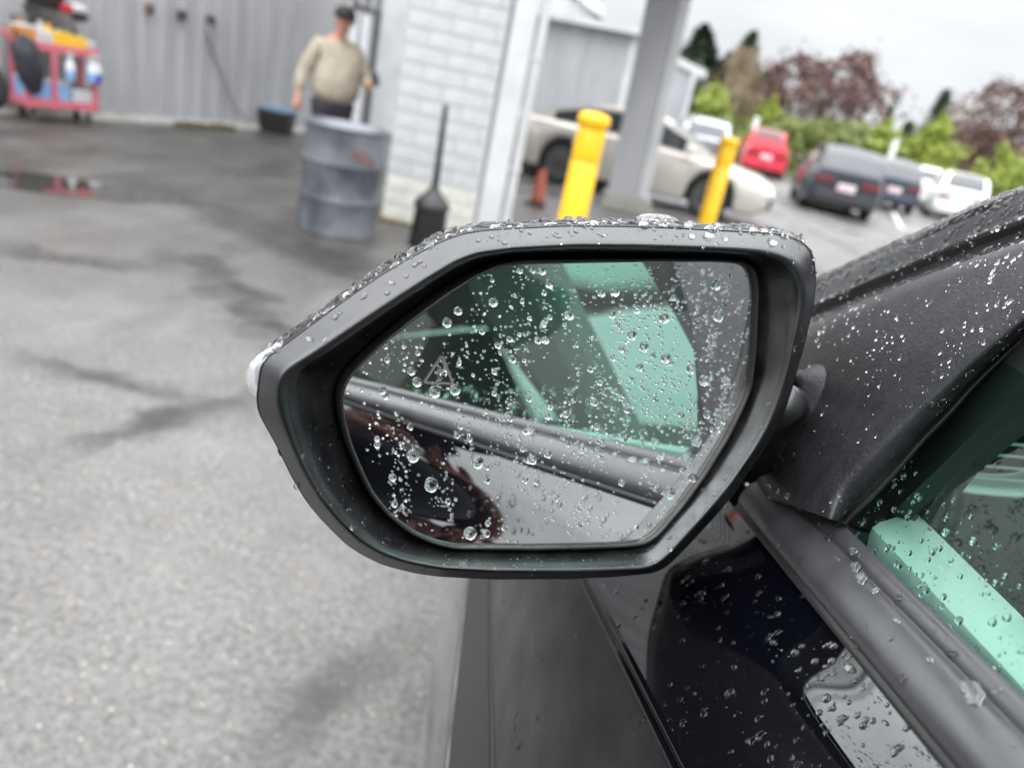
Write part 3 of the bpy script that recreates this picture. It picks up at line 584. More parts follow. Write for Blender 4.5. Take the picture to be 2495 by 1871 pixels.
#=PROPS
# ------------------------------------------------------------------ bollards
M['yellow'] = mat('yellow_sleeve', (.80, .46, .0), .38, col2=(.72, .40, .0), noise_scale=5)
M['yellowd'] = mat('yellow_groove', (.50, .27, .0), .5)
for i, (px, py, Y, lb) in enumerate(((1452, 275, 5.7, 'yellow bollard sleeve with domed cap, the nearer and thicker looking one'), (1781, 335, 9.7, 'yellow bollard with domed cap in front of the beige sedan, the farther one'))):
    p = atY(px, py, Y); h = p.z + .0; r_ = .105
    o = empty('bollard', (p.x, Y, 0), lb, 'bollard', group='yellow bollards by the canopy column')
    b = MB(); b.lathe((0, 0, 0), [(r_, 0), (r_, h - .34), (r_ * .96, h - .335)], 28, capt=False); b.obj('sleeve', 'yellow', o, smooth=True, angle=40)
    b = MB(); b.lathe((0, 0, 0), [(r_ * .95, h - .335), (r_ * .95, h - .325)], 28); b.obj('groove', 'yellowd', o)
    b = MB(); b.lathe((0, 0, 0), [(r_, h - .325), (r_, h - .135), (r_ * .93, h - .12), (r_ * .93, h - .105), (r_ * 1.12, h - .085), (r_ * 1.12, h - .04), (r_ * 1.0, h - .015), (r_ * .6, h + .0), (r_ * .1, h + .004)], 28); b.obj('cap', 'yellow', o, smooth=True, angle=60)
# ------------------------------------------------------------------ steel drum
M['drum'] = mat('drum_grey', (.050, .055, .068), .42, metal=.1, col2=(.125, .132, .152), noise_scale=3.2, bump=.003, bump_scale=12, lo=.4, hi=.6)
M['drumrim'] = mat('drum_rim', (.16, .17, .19), .35, metal=.5); M['rustred'] = mat('rust_patch', (.085, .075, .08), .8, col2=(.16, .085, .08), noise_scale=14)
dr_ = empty('steel_drum', (-1.76, 6.38, 0), 'dented grey steel drum standing in front of the white block pier', 'drum')
b = MB(); rD = .335
prof = [(rD * .97, .0), (rD, .01), (rD, .02), (rD * .985, .03)]
for zc in (.30, .59): prof += [(rD * .985, zc - .03), (rD * 1.02, zc), (rD * .985, zc + .03)]
prof += [(rD * .985, .865)]
b.lathe((0, 0, 0), prof, 48, capt=False); b.v = [(x * (1 + .012 * noise.noise(Vector((x * 6, y * 6, z * 5)))), y * (1 + .02 * noise.noise(Vector((y * 5, x * 5, z * 4)))), z) for x, y, z in b.v]; b.obj('shell', 'drum', dr_, smooth=True, angle=40)
b = MB(); b.lathe((0, 0, 0), [(rD * 1.01, .86), (rD * 1.02, .875), (rD * 1.0, .885), (rD * .95, .88), (rD * .94, .60)], 48, capb=False, capt=False); b.obj('rolled_rim', 'drumrim', dr_, smooth=True)
b = MB(); b.lathe((0, 0, 0), [(rD * .94, .55), (rD * .93, .56)], 30); b.obj('contents', 'under', dr_)
b = MB(); rows = []
for i in range(7):
    a = R(-75 + i * 6 + 10); rows.append([(rD * 1.004 * math.cos(a), rD * 1.004 * math.sin(a), .69 + .02 * (i % 2) - .01 * i + zz * (.10 - abs(i - 3) * .018)) for zz in (-.5, 0, .5)])
b.grid(rows); b.obj('rust_patch', 'rustred', dr_, smooth=True)
# ------------------------------------------------------------------ smokers pole
M['blackpl'] = mat('black_polyethylene', (.01, .0105, .012), .45, bump=.001, bump_scale=60)
p = atY(1045, 580, 6.45); ash = empty('cigarette_receptacle', (-.99, 6.5, 0), 'black cigarette receptacle with long neck beside the block pier', 'ashtray')
b = MB(); b.lathe((0, 0, 0), [(.150, 0), (.155, .02), (.14, .33), (.142, .345)], 28); b.obj('base', 'blackpl', ash, smooth=True, angle=40)
b = MB(); b.lathe((0, 0, 0), [(.158, .345), (.158, .375), (.12, .42), (.07, .47), (.045, .50), (.035, .53), (.031, .56)], 28); b.obj('shoulder', 'blackpl', ash, smooth=True, angle=50)
b = MB(); b.lathe((0, 0, 0), [(.030, .56), (.022, 1.10), (.022, 1.17), (.014, 1.185)], 18); b.v = [(x - (z - .56) * .02, y, z) for x, y, z in b.v]; b.obj('neck', 'blackpl', ash, smooth=True, angle=50)
# ------------------------------------------------------------------ orange marker
M['orange'] = mat('faded_orange', (.42, .12, .08), .6, col2=(.38, .10, .07), noise_scale=8)
p = gnd(1303, 500); o = empty('marker_cone', (p.x, p.y, 0), 'slumped faded orange marker cone near the sedan rear wheel', 'traffic cone')
b = MB(); b.lathe((0, 0, 0), [(.10, .03), (.085, .12), (.08, .3), (.065, .40), (.05, .44), (.03, .48), (.02, .5)], 12, sy=.6); b.v = [(x + .08 * z + .02 * math.sin(z * 12), y, z) for x, y, z in b.v]; b.obj('cone', 'orange', o, smooth=True)
b = MB(); b.box((0, 0, .015), (.3, .26, .03)); b.obj('foot', 'tyre', o, bevel=.005)
# pallet/bag junk behind car rear
M['cardboard'] = mat('brown_paper', (.40, .23, .12), .8, col2=(.2, .12, .08), noise_scale=5)
p = atY(1243, 330, 15.4); o = empty('debris_sack', (p.x, 15.6, .13), 'brown torn sack slumped against the far building', 'sack')
b = MB(); b.sphere((0, 0, .28), (.36, .3, .40), 16, 12); b.v = [tuple(Vector(v) * (1 + .35 * noise.noise(Vector(v) * 4))) for v in b.v]; b.v = [(x + z * -.25, y, max(z, 0)) for x, y, z in b.v]; b.obj('sack_body', 'cardboard', o, smooth=True)
b = MB(); b.sphere((.28, -.15, .22), (.16, .12, .24), 12, 8); b.v = [(x, y, max(z, 0)) for x, y, z in b.v]; b.obj('grey_lining', 'siding', o, smooth=True)
o = empty('wheel_tyre_stack', (p.x - .35, 15.3, .13), 'black bin bag left of the brown sack', 'bag'); o.name = 'bin_bag'
b = MB(); b.sphere((0, 0, .3), (.3, .3, .45), 14, 10); b.v = [(v[0] * (1 + .2 * noise.noise(Vector(v) * 5)), v[1], max(0, v[2])) for v in b.v]; b.obj('bag_body', 'under', o, smooth=True)
# ------------------------------------------------------------------ black tub at wall
M['bluelid'] = mat('blue_lid', (.10, .20, .30), .4)
p0 = gnd(628, 320); p1 = gnd(692, 326); c = (p0 + p1) / 2; o = empty('storage_tub', (c.x, c.y, 0), 'black plastic tub with blue contents standing by the steel wall', 'tub')
wT = (p1 - p0).length * 1.0; b = MB(); b.box((0, .2, .16), (.44, .38, .32), taper=1.12); b.obj('tub_body', 'blackpl', o, bevel=.02)
b = MB(); b.box((0, .2, .34), (.50, .42, .045)); b.obj('lid', 'bluelid', o, bevel=.015)
o.scale = (1, 1, 1)
# ------------------------------------------------------------------ utility cart
c0, c1 = gnd(66, 296), gnd(240, 308); cd_ = (c1 - c0).xy; ang = math.atan2(cd_.y, cd_.x); Lc = cd_.length
M['pink'] = mat('pinkish_red_paint', (.60, .15, .19), .45, col2=(.52, .13, .17), noise_scale=4)
cart = empty('utility_cart', ((c0.x + c1.x) / 2, (c0.y + c1.y) / 2, 0), 'faded pinkish red utility cart loaded with cleaning bottles by the steel wall', 'cart', rz=ang)
D_ = .34; HC = .80; zb_ = .14
for nm, z in (('top_tray', HC), ('bottom_tray', zb_ + .06)):
    b = MB(); b.box((0, D_ / 2, z), (Lc, D_, .02)); 
    for yy in (0, D_): b.box((0, yy, z + .01), (Lc + .02, .02, .09))
    for xx in (-Lc / 2, Lc / 2): b.box((xx, D_ / 2, z + .01), (.02, D_ + .021, .088))
    b.obj(nm, 'pink', cart, bevel=.004)
for xx in (-Lc / 2 + .03, Lc / 2 - .03):
    for yy in (.02, D_ - .02): b = MB(); b.box((xx, yy, (HC + zb_) / 2), (.055, .04, HC - zb_)); b.obj('post', 'pink', cart, bevel=.004)
b = MB(); b.box((-Lc * .12, -.005, (HC + zb_) / 2), (.055, .025, HC - zb_ - .03)); b.obj('post', 'pink', cart)
for xx in (-Lc / 2 + .1, Lc / 2 - .1):
    for yy in (.05, D_ - .05):
        w_ = MB(); w_.lathe((0, 0, 0), [(.05, -.015), (.05, .015)], 14); q = MB(); q.add([(a + xx, c_ + yy, b_ + .05) for a, b_, c_ in w_.v], w_.f); q.box((xx, yy, .11), (.04, .045, .06)); q.obj('caster', 'dark2', cart)
b = MB(); b.tube([(-Lc / 2, .04, HC + .02), (-Lc / 2 - .12, .04, HC + .1), (-Lc / 2 - .12, D_ - .04, HC + .1), (-Lc / 2, D_ - .04, HC + .02)], .014, 8); b.obj('handle', 'pink', cart)
CM = Matrix.Translation(cart.location) @ Matrix.Rotation(ang, 4, 'Z')
def onc(x, y, z): return CM @ Vector((x, y, z))
def item(nm, label, cat, x, y, z, group=None): return empty(nm, onc(x, y, z), label, cat, rz=ang, group=group)
M['spray'] = mat('translucent_white', (.75, .80, .84), .3, trans=.2); M['liqb'] = mat('light_blue_liquid', (.25, .45, .75), .3); M['liqd'] = mat('deep_blue_liquid', (.03, .07, .45), .3)
for i, (x, m_, lb) in enumerate(((.05, 'liqb', 'spray bottle with pale blue liquid hanging left on the pink cart'), (.30, 'liqb', 'spray bottle hanging in the middle of the pink cart front'), (Lc / 2 - .05, 'liqd', 'spray bottle with deep blue liquid hanging at right end of cart'))):
    o = item('spray_bottle', lb, 'spray bottle', x, -.06, HC - .30, 'spray bottles hanging on the cart')
    b = MB(); b.lathe((0, 0, 0), [(.045, .0), (.05, .01), (.05, .10)], 16); b.obj('liquid', m_, o, smooth=True, angle=40)
    b = MB(); b.lathe((0, 0, 0), [(.051, .10), (.05, .15), (.03, .20), (.018, .23), (.018, .25)], 16); b.obj('bottle', 'spray', o, smooth=True, angle=40)
    b = MB(); b.box((0, 0, .27), (.04, .04, .05)); b.box((.0, -.03, .285), (.03, .06, .025)); b.obj('trigger', 'white', o, bevel=.004)
M['ylw'] = mat('yellow_plastic', (.80, .50, .04), .45); M['orn'] = mat('amber_liquid', (.60, .26, .05), .4); M['blackbag'] = mat('black_cloth', (.02, .022, .03), .7, bump=.01, bump_scale=12)
M['bluebin'] = mat('pale_blue_bin', (.25, .42, .68), .4); M['greybin'] = mat('pale_grey_bin', (.55, .58, .60), .4)
tops = [(-.42, .13, .22, .18, .16, 'orn', 'amber crate at left end of the cart top'), (-.20, .12, .20, .16, .13, 'white', 'white box on the cart top beside amber crate'), (.02, .14, .22, .20, .14, 'ylw', 'yellow box in the middle of the cart top'), (.24, .12, .20, .18, .12, 'ylw', 'yellow box near the right end of the cart top'), (.42, .14, .14, .15, .09, 'white', 'small white tub at right end of the cart top')]
for i, (x, y, wx, wy, hz, m_, lb) in enumerate(tops):
    x = x * Lc; o = item('supply_box', lb, 'box', x, y, HC + .02, 'supplies on top of the cart')
    b = MB(); b.box((0, 0, hz / 2), (wx, wy, hz), taper=1.06); b.obj('box_body', m_, o, bevel=.01); b = MB(); b.box((0, 0, hz + .012), (wx * 1.08, wy * 1.08, .022)); b.obj('lid', 'ylw' if m_ == 'ylw' else 'spray', o, bevel=.005)
for i, (x, y, r_, h_, m_, lb) in enumerate(((-.45, .30, .035, .26, 'blackpl', 'black bottle at rear left of the cart top'), (-.34, .32, .035, .27, 'orn', 'amber bottle at rear left of the cart top'), (-.22, .30, .04, .28, 'blackpl', 'squat black bottle behind white box on cart'), (-.10, .30, .045, .30, 'white', 'tall white bottle standing on the cart top'), (.0, .30, .04, .28, 'ylw', 'yellow bottle standing on the cart top'), (.14, .30, .05, .22, 'white', 'white jug right of the yellow bottle on cart'), (.36, .28, .03, .22, 'blackpl', 'slim black bottle near right end of cart'))):
    o = item('bottle', lb, 'bottle', x * Lc, y, HC + .02, 'supplies on top of the cart'); b = MB(); b.lathe((0, 0, 0), [(r_, 0), (r_, h_ * .62), (r_ * .45, h_ * .8), (r_ * .4, h_ * .86)], 14); b.obj('bottle_body', m_, o, smooth=True, angle=40); b = MB(); b.lathe((0, 0, 0), [(r_ * .5, h_ * .86), (r_ * .5, h_)], 12); b.obj('cap', 'blackpl', o)
o = item('blue_bin', 'pale blue plastic bin on the lower cart tray', 'bin', -.17 * Lc, D_ / 2, zb_ + .075); b = MB(); b.box((0, 0, .11), (Lc * .58, D_ * .8, .22), taper=1.06); b.obj('bin_body', 'bluebin', o, bevel=.015); b = MB(); b.box((0, 0, .235), (Lc * .62, D_ * .87, .025)); b.obj('rim', 'greybin', o, bevel=.005)
o = item('grey_bin', 'pale grey bin at right on the lower cart tray', 'bin', .30 * Lc, D_ / 2, zb_ + .075); b = MB(); b.box((0, 0, .09), (Lc * .28, D_ * .8, .18), taper=1.06); b.obj('bin_body', 'greybin', o, bevel=.015); b = MB(); b.box((0, 0, .19), (Lc * .26, D_ * .7, .02)); b.obj('contents', 'dark2', o)
o = item('black_sack', 'black cloth sack hanging over the left end of the cart', 'sack', -Lc / 2 - .02, -.04, .33); b = MB(); b.sphere((0, 0, .27), (.15, .10, .30), 18, 14); b.v = [tuple(Vector(v) * (1 + .22 * noise.noise(Vector(v) * 6))) for v in b.v]; b.v = [(x + .08 * (1 - z * 2), y, z) for x, y, z in b.v]; b.obj('sack_cloth', 'blackbag', o, smooth=True)
b = MB(); b.tube([(-.1, 0, .55), (-.06, .05, .62), (0, .1, .55)], .012, 6); b.obj('strap', 'blackbag', o)
# shelf with gear on the wall above the cart
p = atPl(118, 18, wallp(0, .03, 0), pn); o = empty('wall_rack', p, 'black wall rack with red and white gear above the pink cart', 'rack', rz=math.atan2(dW.y, dW.x))
b = MB(); b.box((0, -.16, -.02), (.62, .28, .03)); b.obj('shelf', 'dark2', o); 
for xx in (-.28, .28): b = MB(); b.box((xx, -.14, -.06), (.025, .26, .06)); b.obj('bracket', 'dark2', o)
b = MB(); b.box((-.12, -.15, .10), (.34, .2, .20)); b.obj('black_case', 'blackpl', o, bevel=.02)
M['redp'] = mat('red_plastic', (.5, .03, .05), .4)
b = MB(); b.box((.02, -.3, .035), (.12, .06, .08)); b.obj('red_holder', 'redp', o, bevel=.01); b = MB(); b.sphere((.17, -.28, .045), (.12, .06, .05), 14, 8); b.obj('white_roll', 'white', o, smooth=True)
# dark tyre at far left edge
p = gnd(-34, 270); o = empty('spare_tyre', (p.x, p.y, .0), 'black tyre leaning on the steel wall at left edge', 'tyre'); b = MB(); b.lathe((0, 0, 0), [(.16, -.08), (.24, -.09), (.27, 0), (.24, .09), (.16, .08)], 24, capb=False, capt=False); b.v = [(x, y_ * .3 + 0, z) for x, y_, z in [(a, c_, b_ + .27) for a, b_, c_ in b.v]]; b.obj('tyre_body', 'tyre', o, smooth=True)

#=PEOPLE
def skin(name, J, E, m, parent, sub=2, root=0, flat=None):
    me = bpy.data.meshes.new(name); me.from_pydata([j[:3] for j in J], E, []); o = bpy.data.objects.new(name, me); COL.objects.link(o)
    md = o.modifiers.new('k', 'SKIN'); md.use_smooth_shade = True
    for i, j in enumerate(J):
        rr_ = j[3] if len(j) > 3 else .03; me.skin_vertices[0].data[i].radius = (rr_, j[4] if len(j) > 4 else rr_)
        me.skin_vertices[0].data[i].use_root = (i == root)
    sb = o.modifiers.new('s', 'SUBSURF'); sb.levels = sub; sb.render_levels = sub
    dg = bpy.context.evaluated_depsgraph_get(); ev = o.evaluated_get(dg); nm = bpy.data.meshes.new_from_object(ev); o.modifiers.clear(); o.data = nm
    nm.materials.clear(); nm.materials.append(M[m])
    for p_ in nm.polygons: p_.use_smooth = True
    o.parent = parent; return o
M['skin'] = mat('skin', (.50, .24, .18), .5, col2=(.56, .28, .2), noise_scale=12); M['tan'] = mat('tan_jacket', (.42, .365, .285), .8, col2=(.33, .285, .22), noise_scale=7, bump=.03, bump_scale=8)
M['darkpants'] = mat('dark_trousers', (.035, .028, .04), .8); M['capm'] = mat('black_cap', (.015, .015, .017), .7); M['shoe'] = mat('shoe', (.02, .02, .02), .5); M['phone'] = mat('phone', (.03, .03, .035), .2)
M['navyc'] = mat('dark_jacket', (.012, .013, .02), .8)
def hand(parent, wrist, d, pinch=0.4, m='skin', side=1):
    wrist = Vector(wrist); d = Vector(d).normalized(); s_ = d.cross(Vector((0, 1, 0)) if abs(d.y) < .8 else Vector((1, 0, 0))).normalized() * side; c_ = d.cross(s_).normalized()
    J = [(*wrist, .026, .02), (*(wrist + d * .05), .036, .018), (*(wrist + d * .085), .036, .015)]; E = [(0, 1), (1, 2)]
    for i, (o_, L) in enumerate(((-.03, .065), (-.01, .075), (.01, .07), (.03, .055))):
        b0 = wrist + d * .09 + s_ * o_; b1 = b0 + d * L * .5 + c_ * pinch * .02; b2 = b1 + (d * (1 - pinch) + c_ * pinch).normalized() * L * .5; k_ = len(J); J += [(*b0, .009), (*b1, .009), (*b2, .007)]; E += [(2, k_), (k_, k_ + 1), (k_ + 1, k_ + 2)]
    k_ = len(J); b0 = wrist + d * .04 - s_ * .035; J += [(*b0, .012), (*(b0 + d * .035 - s_ * .02 + c_ * .01), .010), (*(b0 + d * .065 - s_ * .018 + c_ * .02), .008)]; E += [(1, k_), (k_, k_ + 1), (k_ + 1, k_ + 2)]
    return J, E
def person(loc, rz, label, jm, wide=1.0, cap=True, arms=None, Hs=1.0, headtilt=(0, 0)):
    """local: faces -y; hips at .95"""
    o = empty('person', loc, label, 'person', rz=rz); o.scale = (Hs, Hs, Hs); w = wide
    la, ra = arms
    # body (skin): head, neck, torso core, arms with hands, legs: one continuous surface
    hx, hy = headtilt
    J = [(0, .0, .98, .13, .10), (0, .0, 1.20, .13, .11), (0, .02, 1.40, .12, .09), (0, .01, 1.50, .058, .058), (hx * .5, -.01 + hy * .4, 1.58, .062, .07), (hx, -.02 + hy, 1.66, .083, .095), (hx * 1.1, -.01 + hy, 1.72, .07, .08)]
    E = [(0, 1), (1, 2), (2, 3), (3, 4), (4, 5), (5, 6)]
    for s_, arm in ((-1, la), (1, ra)):
        k_ = len(J); J += [(s_ * .16, .02, 1.41, .06), (*arm[0], .042), (*arm[1], .028)]; E += [(2, k_), (k_, k_ + 1), (k_ + 1, k_ + 2)]
        hj, he = hand(None, arm[1], arm[2], arm[3], side=s_); b0 = len(J); J += hj[1:]; E += [((k_ + 2) if a == 0 else a + b0 - 1, c_ + b0 - 1) for a, c_ in he]
        k_ = len(J); J += [(s_ * .10, 0, .92, .09), (s_ * .12, -.02, .50, .06), (s_ * .12, .02, .10, .042), (s_ * .13, -.10, .05, .035)]; E += [(0, k_), (k_, k_ + 1), (k_ + 1, k_ + 2), (k_ + 2, k_ + 3)]
    skin('body', J, E, 'skin', o, 2)
    # face
    b = MB(); b.sphere((hx, hy - .125, 1.645), (.014, .022, .02), 8, 6); b.obj('nose', 'skin', o, smooth=True)
    for s_ in (-1, 1):
        b = MB(); b.sphere((hx + s_ * .033, hy - .105, 1.665), (.013, .008, .007), 8, 6); b.obj('eye', 'dark', o, smooth=True)
        b = MB(); b.sphere((hx + s_ * .088, hy - .01, 1.655), (.012, .02, .032), 8, 6); b.obj('ear', 'skin', o, smooth=True)
    b = MB(); b.sphere((hx, hy - .112, 1.603), (.024, .006, .006), 8, 6); b.obj('mouth', 'rustred', o, smooth=True)
    # jacket
    J = [(0, -.01, .86, .20 * w, .165 * w), (0, -.03 * w, 1.04, .215 * w, .195 * w), (0, -.02, 1.20, .20 * w, .175 * w), (0, .015, 1.36, .175, .13), (0, .015, 1.45, .12, .10), (0, .005, 1.50, .075, .075)]
    E = [(0, 1), (1, 2), (2, 3), (3, 4), (4, 5)]
    for s_, arm in ((-1, la), (1, ra)):
        k_ = len(J); a0, a1 = Vector(arm[0]), Vector(arm[1]); J += [(s_ * .19, .02, 1.40, .095), (*(Vector((s_ * .21, .02, 1.38)) * .5 + a0 * .5), .082), (*a0, .074), (*(a0 * .5 + a1 * .5), .062), (*(a0 * .12 + a1 * .88), .048)]; E += [(3, k_)] + [(k_ + i, k_ + i + 1) for i in range(4)]
    skin('jacket', J, E, jm, o, 2)
    J = [(0, 0, .95, .20 * w, .16 * w), (0, 0, .86, .20 * w, .15 * w)]; E = [(0, 1)]
    for s_ in (-1, 1): k_ = len(J); J += [(s_ * .10, 0, .78, .13), (s_ * .12, -.02, .50, .09), (s_ * .12, .01, .12, .075)]; E += [(1, k_), (k_, k_ + 1), (k_ + 1, k_ + 2)]
    skin('trousers', J, E, 'darkpants', o, 2)
    for s_ in (-1, 1): b = MB(); b.sphere((s_ * .13, -.06, .045), (.055, .14, .055), 14, 8); b.v = [(x, y, max(z, 0)) for x, y, z in b.v]; b.obj('shoe', 'shoe', o, smooth=True)
    if cap:
        b = MB(); b.lathe((hx, hy + .0, 1.685), [(.101, 0), (.104, .03), (.095, .07), (.065, .10), (.02, .112)], 24, sy=1.12); b.obj('cap', 'capm', o, smooth=True)
        b = MB(); b.slab([(hx + .085 * math.cos(a), hy - .06 + .15 * math.sin(a), 1.695 - .012 * abs(math.cos(a))) for a in [R(180 + 15 * i) for i in range(13)]], (0, 0, 1), .008); b.obj('cap_brim', 'capm', o)
    else:
        b = MB(); b.sphere((hx, hy + .015, 1.695), (.096, .108, .088), 20, 12); b.obj('hair', 'dark', o, smooth=True)
    return o
mp_ = atY(795, 330, 8.2)
man = person((mp_.x + .02, 8.25, 0), R(38), 'heavy-set man in tan jacket and black cap looking at a phone by the door', 'tan', wide=1.26, arms=(((-.32, .06, 1.13), (-.37, .0, .90), (-.05, -.1, -1), .5), ((.33, -.06, 1.12), (.20, -.36, 1.13), (.1, -1, .15), .9)), Hs=1.02, headtilt=(0.0, -.09))
b = MB(); b.box((0, 0, 0), (.075, .012, .15)); o = b.obj('phone', 'phone', bevel=.004); tag(o, 'phone held in the hand of the man in the tan jacket', 'phone')
o.location = Vector((mp_.x + .02, 8.25, 0)) + Vector((.48, -.26, 1.22)); o.rotation_euler = (R(-40), 0, R(38))
#=BLACKCAR
# ------------------------------------------------------------------ the black car, near parts
CARX = 0.9
bc = empty('black_car', (CARX, 0, 0), 'wet black car close to the camera with its driver side mirror filling the picture', 'car')
def put(b, nm, m, par=bc, **k): return b.obj(nm, m, par, world=True, **k)
GM = atD(1330, 985, .42)                                   # middle of the mirror glass
az, el = R(27), R(13); gn = Vector((math.sin(az) * math.cos(el), -math.cos(az) * math.cos(el), math.sin(el)))
az2, el2 = R(26.5), R(12); rn = Vector((math.sin(az2) * math.cos(el2), -math.cos(az2) * math.cos(el2), math.sin(el2)))
RM = GM + rn * .020
seam = [(640, 881), (699, 839), (774, 783), (849, 728), (924, 676), (998, 631), (1073, 592), (1120, 574), (1148, 568), (1185, 563), (1250, 559), (1374, 553), (1524, 554), (1636, 558), (1748, 564), (1800, 567), (1875, 571), (1923, 578), (1957, 593), (1976, 612), (1983, 634), (1987, 675), (1983, 739), (1970, 791), (1957, 851), (1942, 896), (1927, 956), (1905, 1020), (1870, 1080), (1835, 1130), (1790, 1200), (1742, 1258), (1686, 1318), (1648, 1358), (1622, 1382), (1592, 1396), (1499, 1405), (1387, 1410), (1200, 1411), (1067, 1404), (1011, 1396), (936, 1377), (880, 1350), (843, 1325), (787, 1269), (749, 1224), (712, 1161), (678, 1090), (650, 1040), (628, 1000), (630, 955)]
crest = [(692, 908), (760, 870), (830, 824), (930, 757), (1030, 692), (1110, 642), (1160, 622), (1250, 609), (1400, 601), (1550, 602), (1700, 607), (1830, 614), (1895, 626), (1938, 650), (1958, 690), (1955, 750), (1943, 800), (1920, 900), (1897, 975), (1876, 1030), (1845, 1085), (1785, 1172), (1725, 1243), (1665, 1308), (1625, 1352), (1595, 1376), (1560, 1384), (1400, 1389), (1200, 1388), (1080, 1382), (990, 1366), (930, 1345), (880, 1315), (830, 1268), (783, 1210), (742, 1140), (714, 1075), (694, 1005), (686, 950)]
inner = [(1250, 631), (1204, 641), (1148, 667), (1073, 715), (998, 771), (924, 831), (868, 884), (834, 925), (821, 965), (826, 1022), (841, 1078), (862, 1131), (895, 1202), (936, 1254), (992, 1299), (1048, 1325), (1104, 1338), (1300, 1341), (1424, 1338), (1518, 1334), (1570, 1328), (1604, 1306), (1667, 1232), (1723, 1153), (1779, 1060), (1815, 984), (1832, 940), (1841, 854), (1847, 704), (1842, 655), (1823, 635), (1763, 630), (1598, 627), (1449, 627), (1300, 629)]
NA = 300; CX, CY = 1330.0, 985.0
def polar(loop, off=0.0):
    a = np.array([math.atan2(y - CY, x - CX) for x, y in loop]); r_ = np.array([math.hypot(x - CX, y - CY) for x, y in loop])
    # densify straight segments
    P = []
    for i in range(len(loop)):
        x0, y0 = loop[i]; x1, y1 = loop[(i + 1) % len(loop)]
        for t in np.linspace(0, 1, 12, endpoint=False): P.append((x0 + (x1 - x0) * t, y0 + (y1 - y0) * t))
    a = np.array([math.atan2(y - CY, x - CX) for x, y in P]); r_ = np.array([math.hypot(x - CX, y - CY) for x, y in P]); o = np.argsort(a); a, r_ = a[o], r_[o]
    th = np.linspace(-math.pi, math.pi, NA, endpoint=False); r2 = np.interp(th, np.concatenate([a - 2 * math.pi, a, a + 2 * math.pi]), np.tile(r_, 3))
    k = np.array([1, 2, 3, 2, 1.]) / 9; r2 = np.convolve(np.concatenate([r2[-2:], r2, r2[:2]]), k, 'valid')
    return np.stack([CX + (r2 + off) * np.cos(th), CY + (r2 + off) * np.sin(th)], 1)
def rimpt(p, back): q = atPl(p[0], p[1], RM, rn); d = (q - CAM).normalized(); return q + d * back
def glpt(p, lift=0.0): return atPl(p[0], p[1], GM, gn) + gn * lift
Pse, Pcr, Pin = polar(seam), polar(crest), polar(inner); Pgl = polar(inner, -9); Pbz = polar(inner, -1); 
def mixp(a, b, t): return a * (1 - t) + b * t
# face of the housing: seam -> crest -> inner wall
rows = []
sS = [rimpt(p, .0135) for p in Pse]; sC = [rimpt(p, 0) for p in Pcr]
sI = [glpt(p, -.010) for p in Pin]
def col_(A, B, t): return [a.lerp(b, t) for a, b in zip(A, B)]
for t in (0, .04): rows.append([p + (c - p).normalized() * (0 if t == 0 else 0) for p, c in zip(col_(sS, sC, t), sC)])
def bez(A, Bc, C_, t): return [(a * (1 - t) ** 2 + b * 2 * t * (1 - t) + c * t * t) for a, b, c in zip(A, Bc, C_)]
h1 = [rimpt(mixp(Pse[i], Pcr[i], .80), .0015) for i in range(NA)]         # crest rounding
h2 = [rimpt(mixp(Pcr[i], Pin[i], .14), .0035) for i in range(NA)]
for t in (.12, .35, .6, .8): rows.append(col_(sS, h1, t))
for t in (0, .25, .5, .75, 1): rows.append(bez(h1, sC, h2, t))
ctl = [h2[i].lerp(sI[i], .55) + rn * -.004 for i in range(NA)]
for t in (.15, .3, .45, .6, .75, .88, 1): rows.append(bez(h2, ctl, sI, t))
rows.append([p - gn * .012 for p in sI])
b = MB(); b.grid(rows, closed=True); housing = put(b, 'mirror_housing', 'rim', smooth=True)
# bezel lip round the glass
b = MB(); rows = []
ro, ri = polar(inner, -3), polar(inner, -15)
for k_, (pp, l) in enumerate(((ro, -.010), (ro, .0015), (mixp(ro, ri, .25), .003), (mixp(ro, ri, .55), .0032), (mixp(ro, ri, .8), .002), (ri, .0), (ri, -.003))): rows.append([glpt(p, l) for p in pp])
b.grid(rows, closed=True); put(b, 'glass_bezel', 'bezel', smooth=True)
# the mirror glass
b = MB(); mg = [glpt(p, -.0006) for p in polar(inner, -13)]; cen = glpt((CX, CY), -.0006); b.add([cen] + mg, [(0, 1 + (i + 1) % NA, 1 + i) for i in range(NA)]); b.grid([mg, [p - gn * .003 for p in mg]], closed=True)
glass = put(b, 'mirror_glass', 'mirror')
# cap shell behind the seam
def shifted(P, sc_, dx, dy): return np.stack([CX + (P[:, 0] - CX) * sc_ + dx, CY + (P[:, 1] - CY) * sc_ + dy], 1)
def rimD(P, back): return [rimpt(p, back) for p in P]
rows = [rimD(shifted(Pse, .998, 0, 0), .0143), rimD(shifted(Pse, 1.003, 0, -1), .0137), rimD(shifted(Pse, 1.005, -1, -4), .0165), rimD(shifted(Pse, 1.001, -5, -12), .027), rimD(shifted(Pse, .994, -8, -20), .045), rimD(shifted(Pse, .985, -8, -22), .070), rimD(shifted(Pse, .955, -4, -20), .10), rimD(shifted(Pse, .90, 0, -14), .13), rimD(shifted(Pse, .80, 8, -6), .158), rimD(shifted(Pse, .62, 16, 0), .178), rimD(shifted(Pse, .35, 22, 0), .190), rimD(shifted(Pse, .1, 25, 0), .193)]
b = MB(); b.grid(rows, closed=True); b.f.append(tuple(range((len(rows) - 1) * NA, len(rows) * NA))); cap = put(b, 'mirror_cap', 'gloss', smooth=True)
